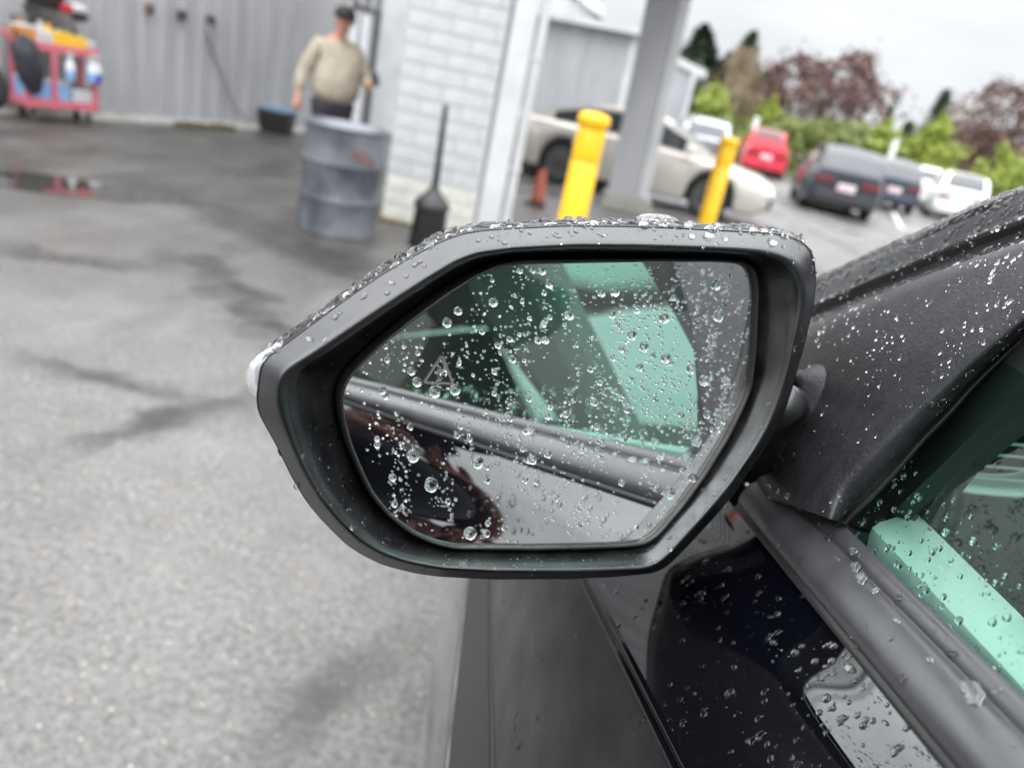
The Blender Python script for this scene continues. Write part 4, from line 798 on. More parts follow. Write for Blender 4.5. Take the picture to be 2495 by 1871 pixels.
# turn signal lens
top_ = [(604, 884), (630, 862), (655, 846), (678, 834)]; out_ = [(595, 908), (606, 900), (640, 878)]
b = MB(); prof = []
L_ = [(676, 838), (652, 846), (626, 862), (604, 884), (596, 905), (595, 930), (603, 950), (628, 972)]
I_ = [(690, 846), (668, 862), (650, 876), (641, 884), (639, 905), (636, 930), (634, 955), (630, 972)]
rows = []
for t, bk in ((0, .017), (.12, .020), (.4, .030), (.75, .050), (1, .062)):
    rows.append([rimpt((lerp(i_[0], l_[0], [0, .75, .95, 1.0, .85][(0, .12, .4, .75, 1).index(t)]), lerp(i_[1], l_[1], [0, .75, .95, 1.0, .85][(0, .12, .4, .75, 1).index(t)])), bk) for l_, i_ in zip(L_, I_)])
b.grid(rows); put(b, 'turn_signal', 'lens', smooth=True)
b = MB()
for i in range(5): t = i / 4; b.sphere(rimpt((lerp(627, 634, t), lerp(890, 960, t)), .034), .0022, 8, 6)
M['led'] = mat('led_reflector', (.85, .86, .88), .15, metal=.9); put(b, 'lamp_reflector', 'led', smooth=True)
# blind spot icon etched on the glass
b = MB()
def istroke(p, q, w):
    p, q = np.array(p, float), np.array(q, float); d = (q - p) / np.linalg.norm(q - p); n_ = np.array([-d[1], d[0]]) * w / 2; o_ = len(b.v)
    b.v += [tuple(glpt(x, .0002)) for x in (p - n_, q - n_, q + n_, p + n_)]; b.f.append((o_, o_ + 1, o_ + 2, o_ + 3))
istroke((1076, 868), (1034, 931), 5); istroke((1078, 868), (1104, 936), 5); istroke((1034, 932), (1100, 935), 5)
b2 = b; istroke((1073, 893), (1069, 914), 4); istroke((1068.6, 918), (1067.8, 922), 4.5)
put(b, 'warning_triangle', 'icon')

# ------------------------------------------------------------------ side of the car
P0 = Vector((.212, .3, 1.262)); pnS = Vector((-1, 0, .28)).normalized()
def side(px, py, off=0.0): return atPl(px, py, P0 + pnS * off, pnS)
def sideYZ(Y, Z, off=0.0): return Vector((.212 + .28 * (Z - 1.262), Y, Z)) + pnS * off
def beltz(z0, y0, sl, Y): 
    return z0 - sl * (Y - y0) if Y > 0 else (z0 + sl * y0) + sl * .5 * (1 - math.exp(Y / .5))
zl = lambda Y: beltz(1.2515, .22, .2124, Y); zu = lambda Y: beltz(1.2799, .233, .179, Y)
ys = [-1.9 + .1 * i for i in range(19)] + [-.02 + .02 * i for i in range(28)]
prof = [(-.02, -.012), (0, 0.0), (.06, .0030), (.16, .0048), (.28, .0054), (.42, .0048), (.58, .0028), (.70, .0008), (.715, -.0004), (.73, .0006), (.86, .0008), (.97, 0), (1.0, -.002), (1.02, -.008)]
b = MB(); b.grid([[Vector((lerp(.19, .21, t), Y, lerp(zl(Y), zu(Y), t))) + Vector((-.75, 0, .66)) * o_ for t, o_ in prof] for Y in ys]); trim = put(b, 'belt_trim', 'trim', smooth=True)
# black seal line under the trim
b = MB(); b.grid([[Vector((.189 + dx, Y, zl(Y) + dz)) for dx, dz in ((.004, .003), (-.0005, -.001), (-.0012, -.0035), (.002, -.006))] for Y in ys]); put(b, 'belt_seal', 'rubber', smooth=True)
# door skin
Zc = .70
def Xc(Y): return -.015 - .065 * (Y - .647) if Y > -.3 else -.015 + .0615
FXZ = [(0, 0), (.03, .014), (.1, .037), (.3, .115), (.45, .19), (.58, .28), (.68, .39), (.77, .52), (.85, .66), (.92, .80), (.97, .92), (1, 1.005)]
def fzof(f): return .325 * f + .12 * f * math.exp(-(f / .08) ** 2) + .68 * f ** 4
def smooth(t): t = min(1, max(0, t)); return t * t * (3 - 2 * t)
def doorpt(Y, fx, fz=None):
    x0, z0 = .190, zl(Y) - .005
    if fz is None: 
        w_ = fx / .435 if fx < .435 else max(0, (.9 - fx) / .465); f2 = fx + w_ * .25 * max(-.4, min(.4, Y - .39)); fz = fzof(f2) + .09 * f2 * math.exp(-(f2 / .45) ** 4); fx = f2
    bul = -.055 * math.tanh((.5 - Y) / .6) * smooth(fx / .35) * math.exp(-(fx / .7) ** 6)
    return Vector((x0 + (Xc(Y) - x0) * fx - bul, Y, z0 + (Zc - z0) * fz))
up_prof = [(.42 * i / 60, None) for i in range(61)]
cr_prof = [(.42, None), (.424, None), (.427, 'r'), (.434, 'r'), (.4345, None), (.444, None), (.446, 'r'), (.454, 'r'), (.455, None)]
cl_prof = [(.455 + (.745 - .455) * i / 12, None) for i in range(13)]
gr_prof = [(.745, None), (.747, 'd'), (.758, 'd'), (.76, None)]
mo_prof = [(.76 + .12 * i / 5, None) for i in range(6)]
ro_prof = [(.88, None), (.882, 'r'), (.90, 'r'), (.92, 'r2'), (.95, 'r2'), (.98, 'r'), (1.0, None), (1.0, 1.05), (.97, 1.15), (.9, 1.35), (.85, 1.6), (.8, 1.9), (.5, 1.92)]
def skinstrip(pr, y0, y1, nm, m, n=50, par=bc, wob=0.0):
    b = MB(); Y_ = [lerp(y0, y1, i / n) for i in range(n + 1)]; b.grid([[(doorpt(Y, fx, None if isinstance(fz, str) else fz) + Vector((-.7, 0, .7)) * {'r': .0022, 'r2': .005, 'd': -.004}.get(fz, 0)) for fx, fz in pr] for Y in Y_]); return put(b, nm, m, par, smooth=True)
M['gloss2'] = mat('gloss_trim_wet', (.03, .03, .032), .10, spec=.9, coat=1.0, bump=.006, bump_scale=9, stretch=(12, 1.2, 12))
doors = []
for (y0, y1, nm) in ((-.93, 1.05, 'door'), (-1.95, -.938, 'rear_door')):
    d = skinstrip(up_prof, y0, y1, nm, 'paint', 260); doors.append(d)
    skinstrip(cr_prof, y0, y1, 'door_crease', 'gloss', 40); c_ = skinstrip(cl_prof, y0, y1, 'door_cladding', 'clad', 50); doors.append(c_)
    skinstrip(gr_prof, y0, y1, 'cladding_groove', 'rubber'); skinstrip(mo_prof, y0, y1, 'sill_moulding', 'clad2'); skinstrip(ro_prof, y0, y1, 'rocker_trim', 'gloss2', 80)
from mathutils.bvhtree import BVHTree
dm = doors[0].data; bv = BVHTree.FromPolygons([v.co + Vector((CARX, 0, 0)) for v in dm.vertices], [p.vertices[:] for p in dm.polygons])
def ondoor(x, y): h = bv.ray_cast(CAM, ray(x, y).normalized()); return h[0]
def ribbon(pts, w, nm, m, off, nn):
    P = [(ondoor(*p), k) for p, k in zip(pts, w)]; w = [k for p, k in P if p is not None]; P = [p for p, k in P if p is not None]; b = MB(); L = []
    for i, p in enumerate(P):
        T_ = (P[min(i + 1, len(P) - 1)] - P[max(i - 1, 0)]).normalized(); C_ = nn.cross(T_).normalized() * w[i] / F * (p - CAM).length / 2; c = p + Vector((-.95, 0, .3)) * off; L.append([c - C_, c - C_ * .4 + nn * w[i] * 1e-6 * 8, c + C_ * .4 + nn * w[i] * 1e-6 * 8, c + C_])
    b.grid(L); return put(b, nm, m, smooth=True)
# fender with wheel arch, hood, nose
def fend(Y, t):
    zt = lerp(zl(1.05), 1.0, max(0, (Y - 1.05) / 1.1)) ; a = max(0, (Y - 1.5) / .7); x0 = .19 + .25 * a * a
    pr = FXZ + [(1.0, 1.4)]
    i = t * (len(pr) - 1); k_ = min(int(i), len(pr) - 2); fx, fz = [lerp(pr[k_][q_], pr[k_ + 1][q_], i - k_) for q_ in (0, 1)]
    x = x0 + (Xc(Y) + .15 * a * a - x0) * fx; z = zt + (Zc - zt) * fz; d = abs(Y - 1.45)
    zmin = .35 if d >= .38 else .36 + math.sqrt(max(.38 ** 2 - d * d, 0)); return Vector((x, Y, max(z, zmin)))
b = MB(); b.grid([[fend(lerp(1.055, 2.2, i / 60), j / 40) for j in range(41)] for i in range(61)]); put(b, 'fender', 'paint', smooth=True)
b = MB(); b.grid([[Vector((lerp(.19 + .25 * max(0, (Y - 1.5) / .7) ** 2, 1.6, j / 12), Y, fend(Y, 0).z + .06 * math.sin(math.pi * j / 12))) for j in range(13)] for Y in [lerp(.9, 2.2, i / 14) for i in range(15)]]); put(b, 'hood', 'paint', smooth=True)
b = MB(); b.slab([(.44, 2.2, .3), (1.36, 2.2, .3), (1.36, 2.2, 1.0), (.44, 2.2, 1.0)], (0, 1, 0), .1); put(b, 'front_bumper', 'paint', bevel=.03)
b = MB(); b.box((.95, 0, .42), (1.45, 4.0, .5)); put(b, 'underbody', 'under')
for y_ in (1.45, -1.35):
    for x_, s_ in ((.09, -1), (1.72, 1)):
        w_ = MB(); w_.lathe((0, 0, 0), [(.2, -.1), (.32, -.1), (.335, -.07), (.335, .07), (.32, .1), (.2, .1)], 30, capb=False, capt=False); q = MB(); q.add([(c_ + x_, a + y_, d_ + .335) for a, d_, c_ in w_.v], w_.f); t = put(q, 'wheel', 'tyre', smooth=True, angle=40)
        q = MB(); 
        for k_ in range(5):
            an = k_ * 2 * math.pi / 5; q.add([(x_ + s_ * .07, y_ + r_ * math.cos(an + o_), .335 + r_ * math.sin(an + o_)) for r_, o_ in ((.03, -1), (.2, -.16), (.2, .16), (.03, 1))], [(0, 1, 2, 3)])
        put(q, 'rim', 'rimmetal', t)
b = MB(); b.slab([(1.79, -2, .35), (1.79, 2, .35), (1.79, 2, 1.2), (1.79, -2, 1.28)], (1, 0, 0), .03); put(b, 'far_side_panel', 'paint')
b = MB(); b.slab([(.2, -2.0, .35), (1.7, -2.0, .35), (1.7, -2.0, 1.25), (.2, -2.0, 1.25)], (0, -1, 0), .03); put(b, 'tailgate', 'paint')

# sail panel
SA = [(1872, 1212), (1800, 1150), (1790, 1000), (1830, 870), (1968, 791), (2061, 751), (2118, 726), (2174, 703), (2286, 659), (2398, 620), (2495, 587), (2620, 545), (2760, 500)]
SB = [(2052, 1274), (2062, 1262), (2080, 1244), (2110, 1215), (2167, 1157), (2210, 1108), (2248, 1062), (2314, 1000), (2360, 941), (2430, 876), (2495, 814), (2620, 705), (2760, 590)]
SA[1] = (1850, 1190); 
tt_ = [0, .04, .1, .2, .3, .4, .5, .6, .7, .78, .84, .88, .92, .96, 1.0]
rows = []
for k_ in range(len(SA)):
    row = []
    for t in tt_:
        x, y = lerp(SA[k_][0], SB[k_][0], t), lerp(SA[k_][1], SB[k_][1], t)
        off = .004 + .010 * math.sin(math.pi * min(t / .84, 1) * .5 + (0 if t < .84 else 0)) if t <= .84 else .014 - .017 * ((t - .84) / .16) ** 1.3
        if t == 0: off = -.004
        row.append(side(x, y, off))
    rows.append(row)
b = MB(); b.grid(rows); 
sailo = put(b, 'sail_panel', 'sail', smooth=True, subd=2)
b = MB(); b.slab([side(x, y, .002) for x, y in ((1866, 1208), (1945, 1268), (2055, 1276), (2040, 1250), (1950, 1245), (1885, 1195))], pnS, .004); put(b, 'sail_foot', 'rubber')
# seal along window edge
b = MB(); rows = []
for (x, y) in SB: rows.append([side(x - 3, y - 3, -.001), side(x + 1, y + 2, .0015), side(x + 7, y + 7, .0005), side(x + 9, y + 9, -.004)])
b.grid(rows); put(b, 'window_seal', 'rubber', smooth=True, subd=1)
# windshield pillar
PT = [(1800, 745), (1900, 710), (1987, 678), (2002, 671), (2061, 649), (2136, 612), (2211, 582), (2286, 548), (2360, 511), (2435, 481), (2495, 461), (2620, 415), (2800, 350)]
PS = [(1780, 880), (1880, 832), (1968, 793), (2000, 779), (2061, 753), (2128, 724), (2196, 697), (2266, 668), (2338, 642), (2425, 612), (2495, 589), (2620, 547), (2780, 494)]
rows = []
for a, s_ in zip(PT, PS):
    S0 = side(s_[0], s_[1], -.012); r_ = ray(*a); E0 = CAM + r_ * ((S0.x + .045) / r_.x); nrm = (Vector((-.75, .1, .65))).normalized(); row = []
    S1 = side(s_[0], s_[1], .002)
    for t, o_ in ((0, -.004), (.02, -.002), (.17, -.004), (.20, .0045), (.25, .0065), (.29, .003), (.33, .0025), (.45, .006), (.6, .009), (.75, .009), (.88, .006), (.96, .002), (1.0, -.002)):
        row.append(S0.lerp(E0, t) + nrm * o_)
    row.append(E0 + Vector((.03, .03, -.03))); rows.append(row)
b = MB(); b.grid(rows); pillar = put(b, 'windshield_pillar', 'gloss', smooth=True, subd=1)
pe = [r_[-3] for r_ in rows]
def wsx(p, k_): return Vector((lerp(p.x, 1.8 - p.x, k_), p.y + .13 * math.sin(math.pi * k_), p.z + .02 * math.sin(math.pi * k_)))
b = MB(); b.grid([[wsx(p + Vector((.012, .012, -.012)), k_ / 10) for k_ in range(11)] for p in pe]); put(b, 'windshield', 'clear', smooth=True)
# far pillar, roof
b = MB(); b.tube([Vector((1.8 - p.x, p.y, p.z)) for p in pe], .028, 8); put(b, 'far_pillar', 'dark', smooth=True)
ptop = pe[-1]
# side window pane
SBw = [side(x, y, -.003) for x, y in SB]
topw = sideYZ(SBw[-1].y - .35, 1.60, -.003)
poly = SBw + [sideYZ(-.05, 1.60, -.003), sideYZ(-.80, 1.60, -.003), sideYZ(-.80, zu(-.8) - .004, -.003), sideYZ(-.3, zu(-.3) - .004, -.003), sideYZ(0, zu(0) - .004, -.003), sideYZ(.2, zu(.2) - .004, -.003), sideYZ(.4, zu(.4) - .006, -.003)]
b = MB(); b.add(poly, [tuple(range(len(poly)))]); window = put(b, 'side_window', 'window')
b = MB(); b.add([sideYZ(-.95, 1.6, -.003), sideYZ(-1.75, 1.58, -.003), sideYZ(-1.75, zu(-1.75), -.003), sideYZ(-.95, zu(-.95), -.003)], [(0, 1, 2, 3)]); put(b, 'side_window', 'window')
b = MB(); b.slab([sideYZ(-.80, 1.6, .002), sideYZ(-.95, 1.6, .002), sideYZ(-.95, zu(-.95), .002), sideYZ(-.80, zu(-.8), .002)], pnS, .03); put(b, 'door_pillar', 'gloss')
b = MB(); b.slab([(.31, -.42, 1.61), (1.49, -.42, 1.61), (1.49, -1.9, 1.58), (.31, -1.9, 1.58)], (0, 0, 1), .05)
put(b, 'roof_rear', 'paint')
b = MB(); b.slab([(.40, ptop.y, 1.60), (1.40, ptop.y, 1.60), (1.40, -.42, 1.60), (.40, -.42, 1.60)], (0, 0, 1), .006); put(b, 'added_glass_roof', 'window')  # glazed opening added to let sky light brighten the cabin
b = MB(); b.slab([(.31, ptop.y, 1.61), (.40, ptop.y, 1.61), (.40, -.42, 1.61), (.31, -.42, 1.61)], (0, 0, 1), .05); b.slab([(1.40, ptop.y, 1.61), (1.49, ptop.y, 1.61), (1.49, -.42, 1.61), (1.40, -.42, 1.61)], (0, 0, 1), .05)
put(b, 'roof', 'paint', bevel=.01)
b = MB(); b.add([(.33, -.43, 1.555), (1.47, -.43, 1.555), (1.47, -1.85, 1.54), (.33, -1.85, 1.54)], [(0, 1, 2, 3)]); put(b, 'headliner', 'mint')
b = MB(); b.slab([(1.55, -.62, 1.1), (1.55, -1.9, 1.1), (1.55, -1.9, 1.54), (1.50, -.85, 1.54)], (1, 0, 0), .03); put(b, 'rear_quarter_trim', 'mid')
b = MB(); b.grid([[Vector((.212 + .28 * (z - 1.262) - .004, y_, z)) for z in (1.595, 1.635)] for y_ in (-1.9, ptop.y)]); put(b, 'roof_rail', 'gloss')
# interior
mint = 'mint'
b = MB(); ysn = [-1.2 + .15 * i for i in range(8)]
m0, m1 = atX(2125, 1286, .226), atX(2494, 1677, .222); m2, m3 = atX(2241, 1257, .278), atX(2494, 1504, .285)
e0 = m1 + (m1 - m0) * 1.6; e1 = m3 + (m3 - m2) * 2.2; e1.y = e0.y
mid_ = atX(2200, 1287, .25)
lowr = [m0, m1, e0, Vector((.222, -1.2, 1.31))]; upr = [m2, m3, e1, Vector((.285, -1.2, 1.325))]
rows = []
for k_ in range(4):
    a, c = lowr[k_], upr[k_]; rows.append([a + Vector((.004, 0, -.03)), a + Vector((0, 0, -.004)), a, a.lerp(c, .1) + Vector((0, 0, .003)), a.lerp(c, .5) + Vector((0, 0, .004)), a.lerp(c, .9) + Vector((0, 0, .002)), c, c + Vector((.012, 0, -.02)), c + Vector((.015, 0, -.35))])
b.grid(rows); put(b, 'door_card', mint, smooth=True, angle=50)
b = MB(); b.slab([atX(2125, 1284, .228), atX(2241, 1252, .27), atX(2215, 1290, .256), atX(2180, 1296, .245)], (0, 0, 1), .02); put(b, 'door_card_end', 'dark2')
b = MB(); b.slab([atX(x, y, .245) for x, y in ((2052, 1274), (2130, 1292), (2420, 1010), (2520, 915), (2800, 680), (2760, 560), (2495, 790), (2250, 1050))], pnS, .012); put(b, 'window_frame', 'dark')
b = MB(); b.slab([atX(x, y, .275) for x, y in ((2120, 1290), (2246, 1262), (2300, 1185), (2346, 1126), (2510, 985), (2760, 775), (2790, 660), (2520, 900), (2400, 1020))], pnS, .012); put(b, 'pillar_cover', 'dark2')
# dashboard
b = MB(); dx = [.30, .42, .6, .9, 1.2, 1.5]
rows = []
for x in [.30 + .03 * i for i in range(45)]:
    rows.append([(x, .54 + .02 * math.sin(x * 5), .72), (x, .56, .90), (x, .585, 1.02), (x, .572, 1.12), (x, .578, 1.20), (x, .586, 1.27), (x, .605, 1.315), (x, .67, 1.33), (x, .95, 1.24)])
b.grid(rows); put(b, 'dashboard', 'dash', smooth=True)
b = MB(); b.sphere((.41, .50, 1.02), (.10, .05, .085), 20, 12); put(b, 'cluster_hood', 'dark2', smooth=True)
# vent
vc = atY(2440, 1108, .545); av = empty('air_vent_root', (0, 0, 0)); bpy.data.objects.remove(av)
b = MB(); n_ = 36; ring = [(R(360 * i / n_)) for i in range(n_)]
def sup(a, rx, rz, p=3.2): c_, s_ = math.cos(a), math.sin(a); return rx * abs(c_) ** (2 / p) * (1 if c_ > 0 else -1), rz * abs(s_) ** (2 / p) * (1 if s_ > 0 else -1)
rows = []
for sc_, dy in ((1.25, .012), (1.18, -.004), (1.08, -.008), (1.0, -.004), (.97, .024)):
    rows.append([Vector((vc.x + sup(a, .044 * sc_, .029 * sc_)[0], vc.y + dy, vc.z + sup(a, .044 * sc_, .029 * sc_)[1] + .0)) for a in ring])
tilt = Matrix.Translation(vc) @ Matrix.Rotation(R(-8), 4, 'Y') @ Matrix.Translation(-vc)
rows = [[tilt @ p for p in r_] for r_ in rows]
b.grid(rows, closed=True); vent = put(b, 'air_vent', mint, smooth=True)
b = MB(); b.add([tilt @ Vector((vc.x + sup(a, .042, .027)[0], vc.y + .022, vc.z + sup(a, .042, .027)[1])) for a in ring], [tuple(range(n_))]); put(b, 'vent_cavity', 'under', vent)
for k_ in range(5):
    zz = -.020 + .010 * k_; w_ = .041 * (1 - (abs(zz) / .030) ** 3) ; b = MB(); b.box((0, 0, 0), (2 * w_, .0022, .0014)); b.v = [tilt @ (Vector(v) + vc + Vector((0, -.001, zz))) for v in b.v]; put(b, 'slat', mint, vent)
# steering wheel, seat
b = MB(); sc0 = Vector((.62, .46, 1.06)); 
b.tube([sc0 + Vector((.18 * math.cos(a), .06 * math.sin(a), .17 * math.sin(a))) for a in [R(10 * i) for i in range(37)]], .014, 8, cap=False); b.tube([sc0 + Vector((-.18, 0, 0)), sc0 + Vector((.18, 0, 0))], .018, 6); b.tube([sc0, sc0 + Vector((0, .2, -.06))], .03, 8); put(b, 'steering_wheel', 'dark', smooth=True)
for x_ in (.62,):
    b = MB(); b.box((x_, .33, .72), (.5, .4, .16)); st = put(b, 'seat', 'dark2', bevel=.05)
    pr_ = [(.33, .80), (.28, 1.10), (.195, 1.27), (.11, 1.42), (.07, 1.50), (-.03, 1.52), (-.06, 1.49), (-.01, 1.40), (.125, 1.26), (.17, 1.10), (.21, .80)]
    b = MB(); n_ = len(pr_); b.add([(x_ - .15 + s_ * .045, y, z) for s_ in (-1, 1) for y, z in pr_], [tuple(range(n_)), tuple(range(2 * n_ - 1, n_ - 1, -1))] + [(i, i + n_, (i + 1) % n_ + n_, (i + 1) % n_) for i in range(n_)]); put(b, 'silhouette_backrest', 'dark2', st, bevel=.03, smooth=True, angle=40)  # dark slab shaped to stand in for the photographer's reflection in the window
b = MB(); b.slab([(1.6, -1.9, .5), (1.6, .8, .5), (1.6, .8, 1.22), (1.6, -1.9, 1.3)], (1, 0, 0), .03); put(b, 'far_door_card', 'mid')
b = MB(); b.add([(1.66, -1.9, 1.24), (1.66, .8, 1.2), (1.56, .4, 1.57), (1.56, -1.9, 1.57)], [(0, 1, 2, 3)]); put(b, 'far_side_window', 'window')
b = MB(); b.add([(.22, -1.9, .5), (1.6, -1.9, .5), (1.6, .9, .5), (.22, .9, .5)], [(0, 1, 2, 3)]); put(b, 'cabin_floor', 'dark')
b = MB(); b.slab([(.3, -1.9, .5), (1.5, -1.9, .5), (1.5, -1.9, 1.3), (.3, -1.9, 1.3)], (0, -1, 0), .03); put(b, 'rear_panel', 'dark')
# mirror arm and collar
ac = side(1950, 992, .006); ah = rimpt((1890, 985), .035)
af = rimpt((1800, 1030), .10); ae = side(1900, 1010, .0) + Vector((0, .03, -.01))
b = MB(); b.tube([af, af.lerp(ae, .5), ae], [.042, .034, .040], 20); put(b, 'mirror_foot', 'rim', smooth=True)
b = MB(); b.tube([ah, ah.lerp(ac, .5), ac + pnS * .012, ac + pnS * .004], [.016, .014, .012, .012], 24); put(b, 'mirror_arm', 'rim', smooth=True)
ux = pnS.cross(Vector((0, 1, 0))).normalized(); uy = pnS.cross(ux)
b = MB(); rows = []
for r_, h_ in ((.0135, .007), (.014, .0125), (.017, .0145), (.021, .0125), (.027, .008), (.034, .0022)): rows.append([ac + pnS * h_ + (ux * math.cos(a) + uy * math.sin(a)) * r_ for a in [R(10 * i) for i in range(36)]])
b.grid(rows, closed=True); put(b, 'mirror_collar', 'sail', smooth=True)

#=DROPS
# ------------------------------------------------------------------ rain drops
def dome(seg, rings, h, seed=0, irr=0.0, el=1.0):
    rr_ = random.Random(seed); vs = []; fs = []
    for k in range(rings):
        t = (k / rings) * math.pi / 2; rad = math.cos(t) ** .8; z = math.sin(t) * h
        for i in range(seg):
            a = 2 * math.pi * i / seg; q_ = 1 + irr * noise.noise(Vector((math.cos(a) * 1.5 + seed, math.sin(a) * 1.5, seed * .7))); vs.append((math.cos(a) * rad * q_ * el, math.sin(a) * rad * q_, z))
    vs.append((0, 0, h)); T_ = len(vs) - 1
    for k in range(rings - 1):
        for i in range(seg): j = (i + 1) % seg; fs.append((k * seg + i, k * seg + j, (k + 1) * seg + j, (k + 1) * seg + i))
    fs += [((rings - 1) * seg + i, (rings - 1) * seg + (i + 1) % seg, T_) for i in range(seg)]; fs.append(tuple(range(seg - 1, -1, -1)))
    return vs, fs
BIG = [dome(16, 5, h, s_, ir, el_) for h, s_, ir, el_ in ((.75, 1, .10, 1), (.62, 2, .22, 1.1), (.55, 3, .45, 1.25), (.8, 4, .08, 1), (.5, 5, .6, 1.5))]
SMALL = [dome(8, 3, .7, 1, .1), dome(7, 2, .6, 2, .2)]
bigme = []
for k, (vs, fs) in enumerate(BIG):
    me = bpy.data.meshes.new('raindrop'); me.from_pydata(vs, [], fs); me.materials.append(M['water'])
    for p in me.polygons: p.use_smooth = len(p.vertices) < 9
    bigme.append(me)
ALLD = []
def basis(n, tang=None):
    n = n.normalized(); t = (tang if tang is not None else Vector((0, 0, 1))); t = (t - n * t.dot(n)); t = t.normalized() if t.length > 1e-4 else n.orthogonal().normalized(); return t, n.cross(t), n
def surf_samples(o, n, dens=None, seed=0):
    me = o.data
    if o.modifiers:
        dg = bpy.context.evaluated_depsgraph_get(); me = bpy.data.meshes.new_from_object(o.evaluated_get(dg))
    off = Vector((CARX, 0, 0)); rr_ = random.Random(seed); me.calc_loop_triangles()
    V = [v.co + off for v in me.vertices]; VN = [v.normal.copy() for v in me.vertices]; tr = [t.vertices[:] for t in me.loop_triangles]
    def inview(p):
        q = p - CAM; d = q.y * cp - q.z * sp
        if d < .05: return False
        u = q.x / d; v = (q.y * sp + q.z * cp) / d; x = W / 2 + F * (cr * u + sr * v); y = H / 2 + F * (sr * u - cr * v); return -150 < x < W + 300 and -150 < y < H + 300
    keep = []; ar = []
    for t in tr:
        c = (V[t[0]] + V[t[1]] + V[t[2]]) / 3; 
        if not inview(c): continue
        N_ = (V[t[1]] - V[t[0]]).cross(V[t[2]] - V[t[0]]); A_ = N_.length / 2
        if A_ > 0: keep.append(t); ar.append(A_)
    if not keep: return []
    cum = np.cumsum(ar); outp = []; tries = 0
    while len(outp) < n and tries < n * 40:
        tries += 1; k = int(np.searchsorted(cum, rr_.random() * cum[-1])); k = min(k, len(keep) - 1); t = keep[k]; a, b_ = rr_.random(), rr_.random()
        if a + b_ > 1: a, b_ = 1 - a, 1 - b_
        p = V[t[0]] * (1 - a - b_) + V[t[1]] * a + V[t[2]] * b_; nn = (VN[t[0]] * (1 - a - b_) + VN[t[1]] * a + VN[t[2]] * b_).normalized()
        if nn.dot(CAM - p) < 0: nn = -nn
        if dens is not None and rr_.random() > dens(p, nn): continue
        outp.append((p, nn))
    return outp
def pxof(p):
    q = p - CAM; d = q.y * cp - q.z * sp; u = q.x / d; v = (q.y * sp + q.z * cp) / d; return W / 2 + F * (cr * u + sr * v), H / 2 + F * (sr * u - cr * v), d
def drop(p, n, r_, grp, flat=1.0, tang=None, kind=None): ALLD.append((p, n, r_, grp, flat, tang, kind if kind is not None else rnd.randrange(5)))
def rsize(lo, hi, pw=2.6): return lo + (hi - lo) * rnd.random() ** pw
# on the mirror glass: trails of beads
down = (Vector((0, 0, -1)) - gn * (-gn.z)).normalized(); acr = gn.cross(down)
def in_loop(x, y, m_=22):
    th = math.atan2(y - CY, x - CX); i = int((th + math.pi) / (2 * math.pi) * NA) % NA; q = Pin[i]; return math.hypot(x - CX, y - CY) < math.hypot(q[0] - CX, q[1] - CY) - m_
hero = [(1060, 955, 17), (1110, 950, 16), (1017, 931, 14), (1003, 905, 12), (932, 951, 12), (940, 965, 10), (1008, 1111, 19), (1051, 1182, 19), (1165, 1127, 18), (1147, 1300, 18), (1297, 1120, 14), (1336, 1107, 11), (1090, 786, 13), (1117, 758, 12), (1203, 737, 13), (1620, 775, 15), (1500, 712, 13), (1388, 768, 14), (1467, 715, 11), (1541, 817, 13), (1570, 846, 13), (1624, 873, 14), (1718, 928, 15), (1684, 900, 12), (1752, 770, 15), (1746, 695, 14), (1698, 1075, 15), (1632, 1202, 16), (1690, 1165, 12), (1450, 980, 12), (1330, 829, 11), (1338, 694, 10), (1268, 660, 9), (1322, 661, 11), (1340, 695, 10), (1494, 767, 10), (1554, 755, 11), (1188, 1138, 9), (958, 1164, 11), (920, 1085, 9), (1000, 1040, 9), (1186, 1300, 10), (1190, 1275, 8), (1282, 1170, 9), (1517, 1177, 10), (1725, 1010, 11), (1662, 1010, 9), (1560, 895, 10), (1516, 852, 9), (1440, 900, 9), (1250, 875, 10), (1325, 790, 9), (1312, 830, 9), (1380, 1010, 10), (1455, 1040, 9)]
for x, y, r_ in hero: p = glpt((x, y), 0); drop(p, gn, r_ / F * (p - CAM).length * .84, 'g', 1.0, kind=rnd.choice((0, 0, 3, 1)))
cl_ = []
for i in range(300):
    x, y = rnd.uniform(830, 1840), rnd.uniform(630, 1340)
    if not in_loop(x, y): continue
    w_ = .45 + .55 * min(1, max(0, (x - 1000) / 600)) ; 
    if rnd.random() > w_: continue
    cl_.append((x, y))
for x, y in cl_:
    p = glpt((x, y), 0); R0 = rsize(3.5, 7.5, 1.8) / F * (p - CAM).length; drop(p, gn, R0, 'g', kind=rnd.choice((0, 1, 3)))
    for k in range(rnd.randint(8, 20)):
        q = p + acr * rnd.gauss(0, .0022) + down * rnd.gauss(-.001, .0085); X_, Y_, _ = pxof(q)
        if in_loop(X_, Y_, 17): drop(q, gn, rsize(.8, 3.8, 1.8) / F * (q - CAM).length, 'g')
for i in range(2600):
    x, y = rnd.uniform(830, 1850), rnd.uniform(630, 1340); d_ = noise.noise(Vector((x / 60, y / 120, 3)))
    if in_loop(x, y, 16) and rnd.random() < (.15 + d_ * 1.1 + .5 * (x > 1560) + .3 * (y < 760 and x > 1350)): q = glpt((x, y), 0); drop(q, gn, rsize(.9, 3.6, 1.4) / F * (q - CAM).length, 'g')
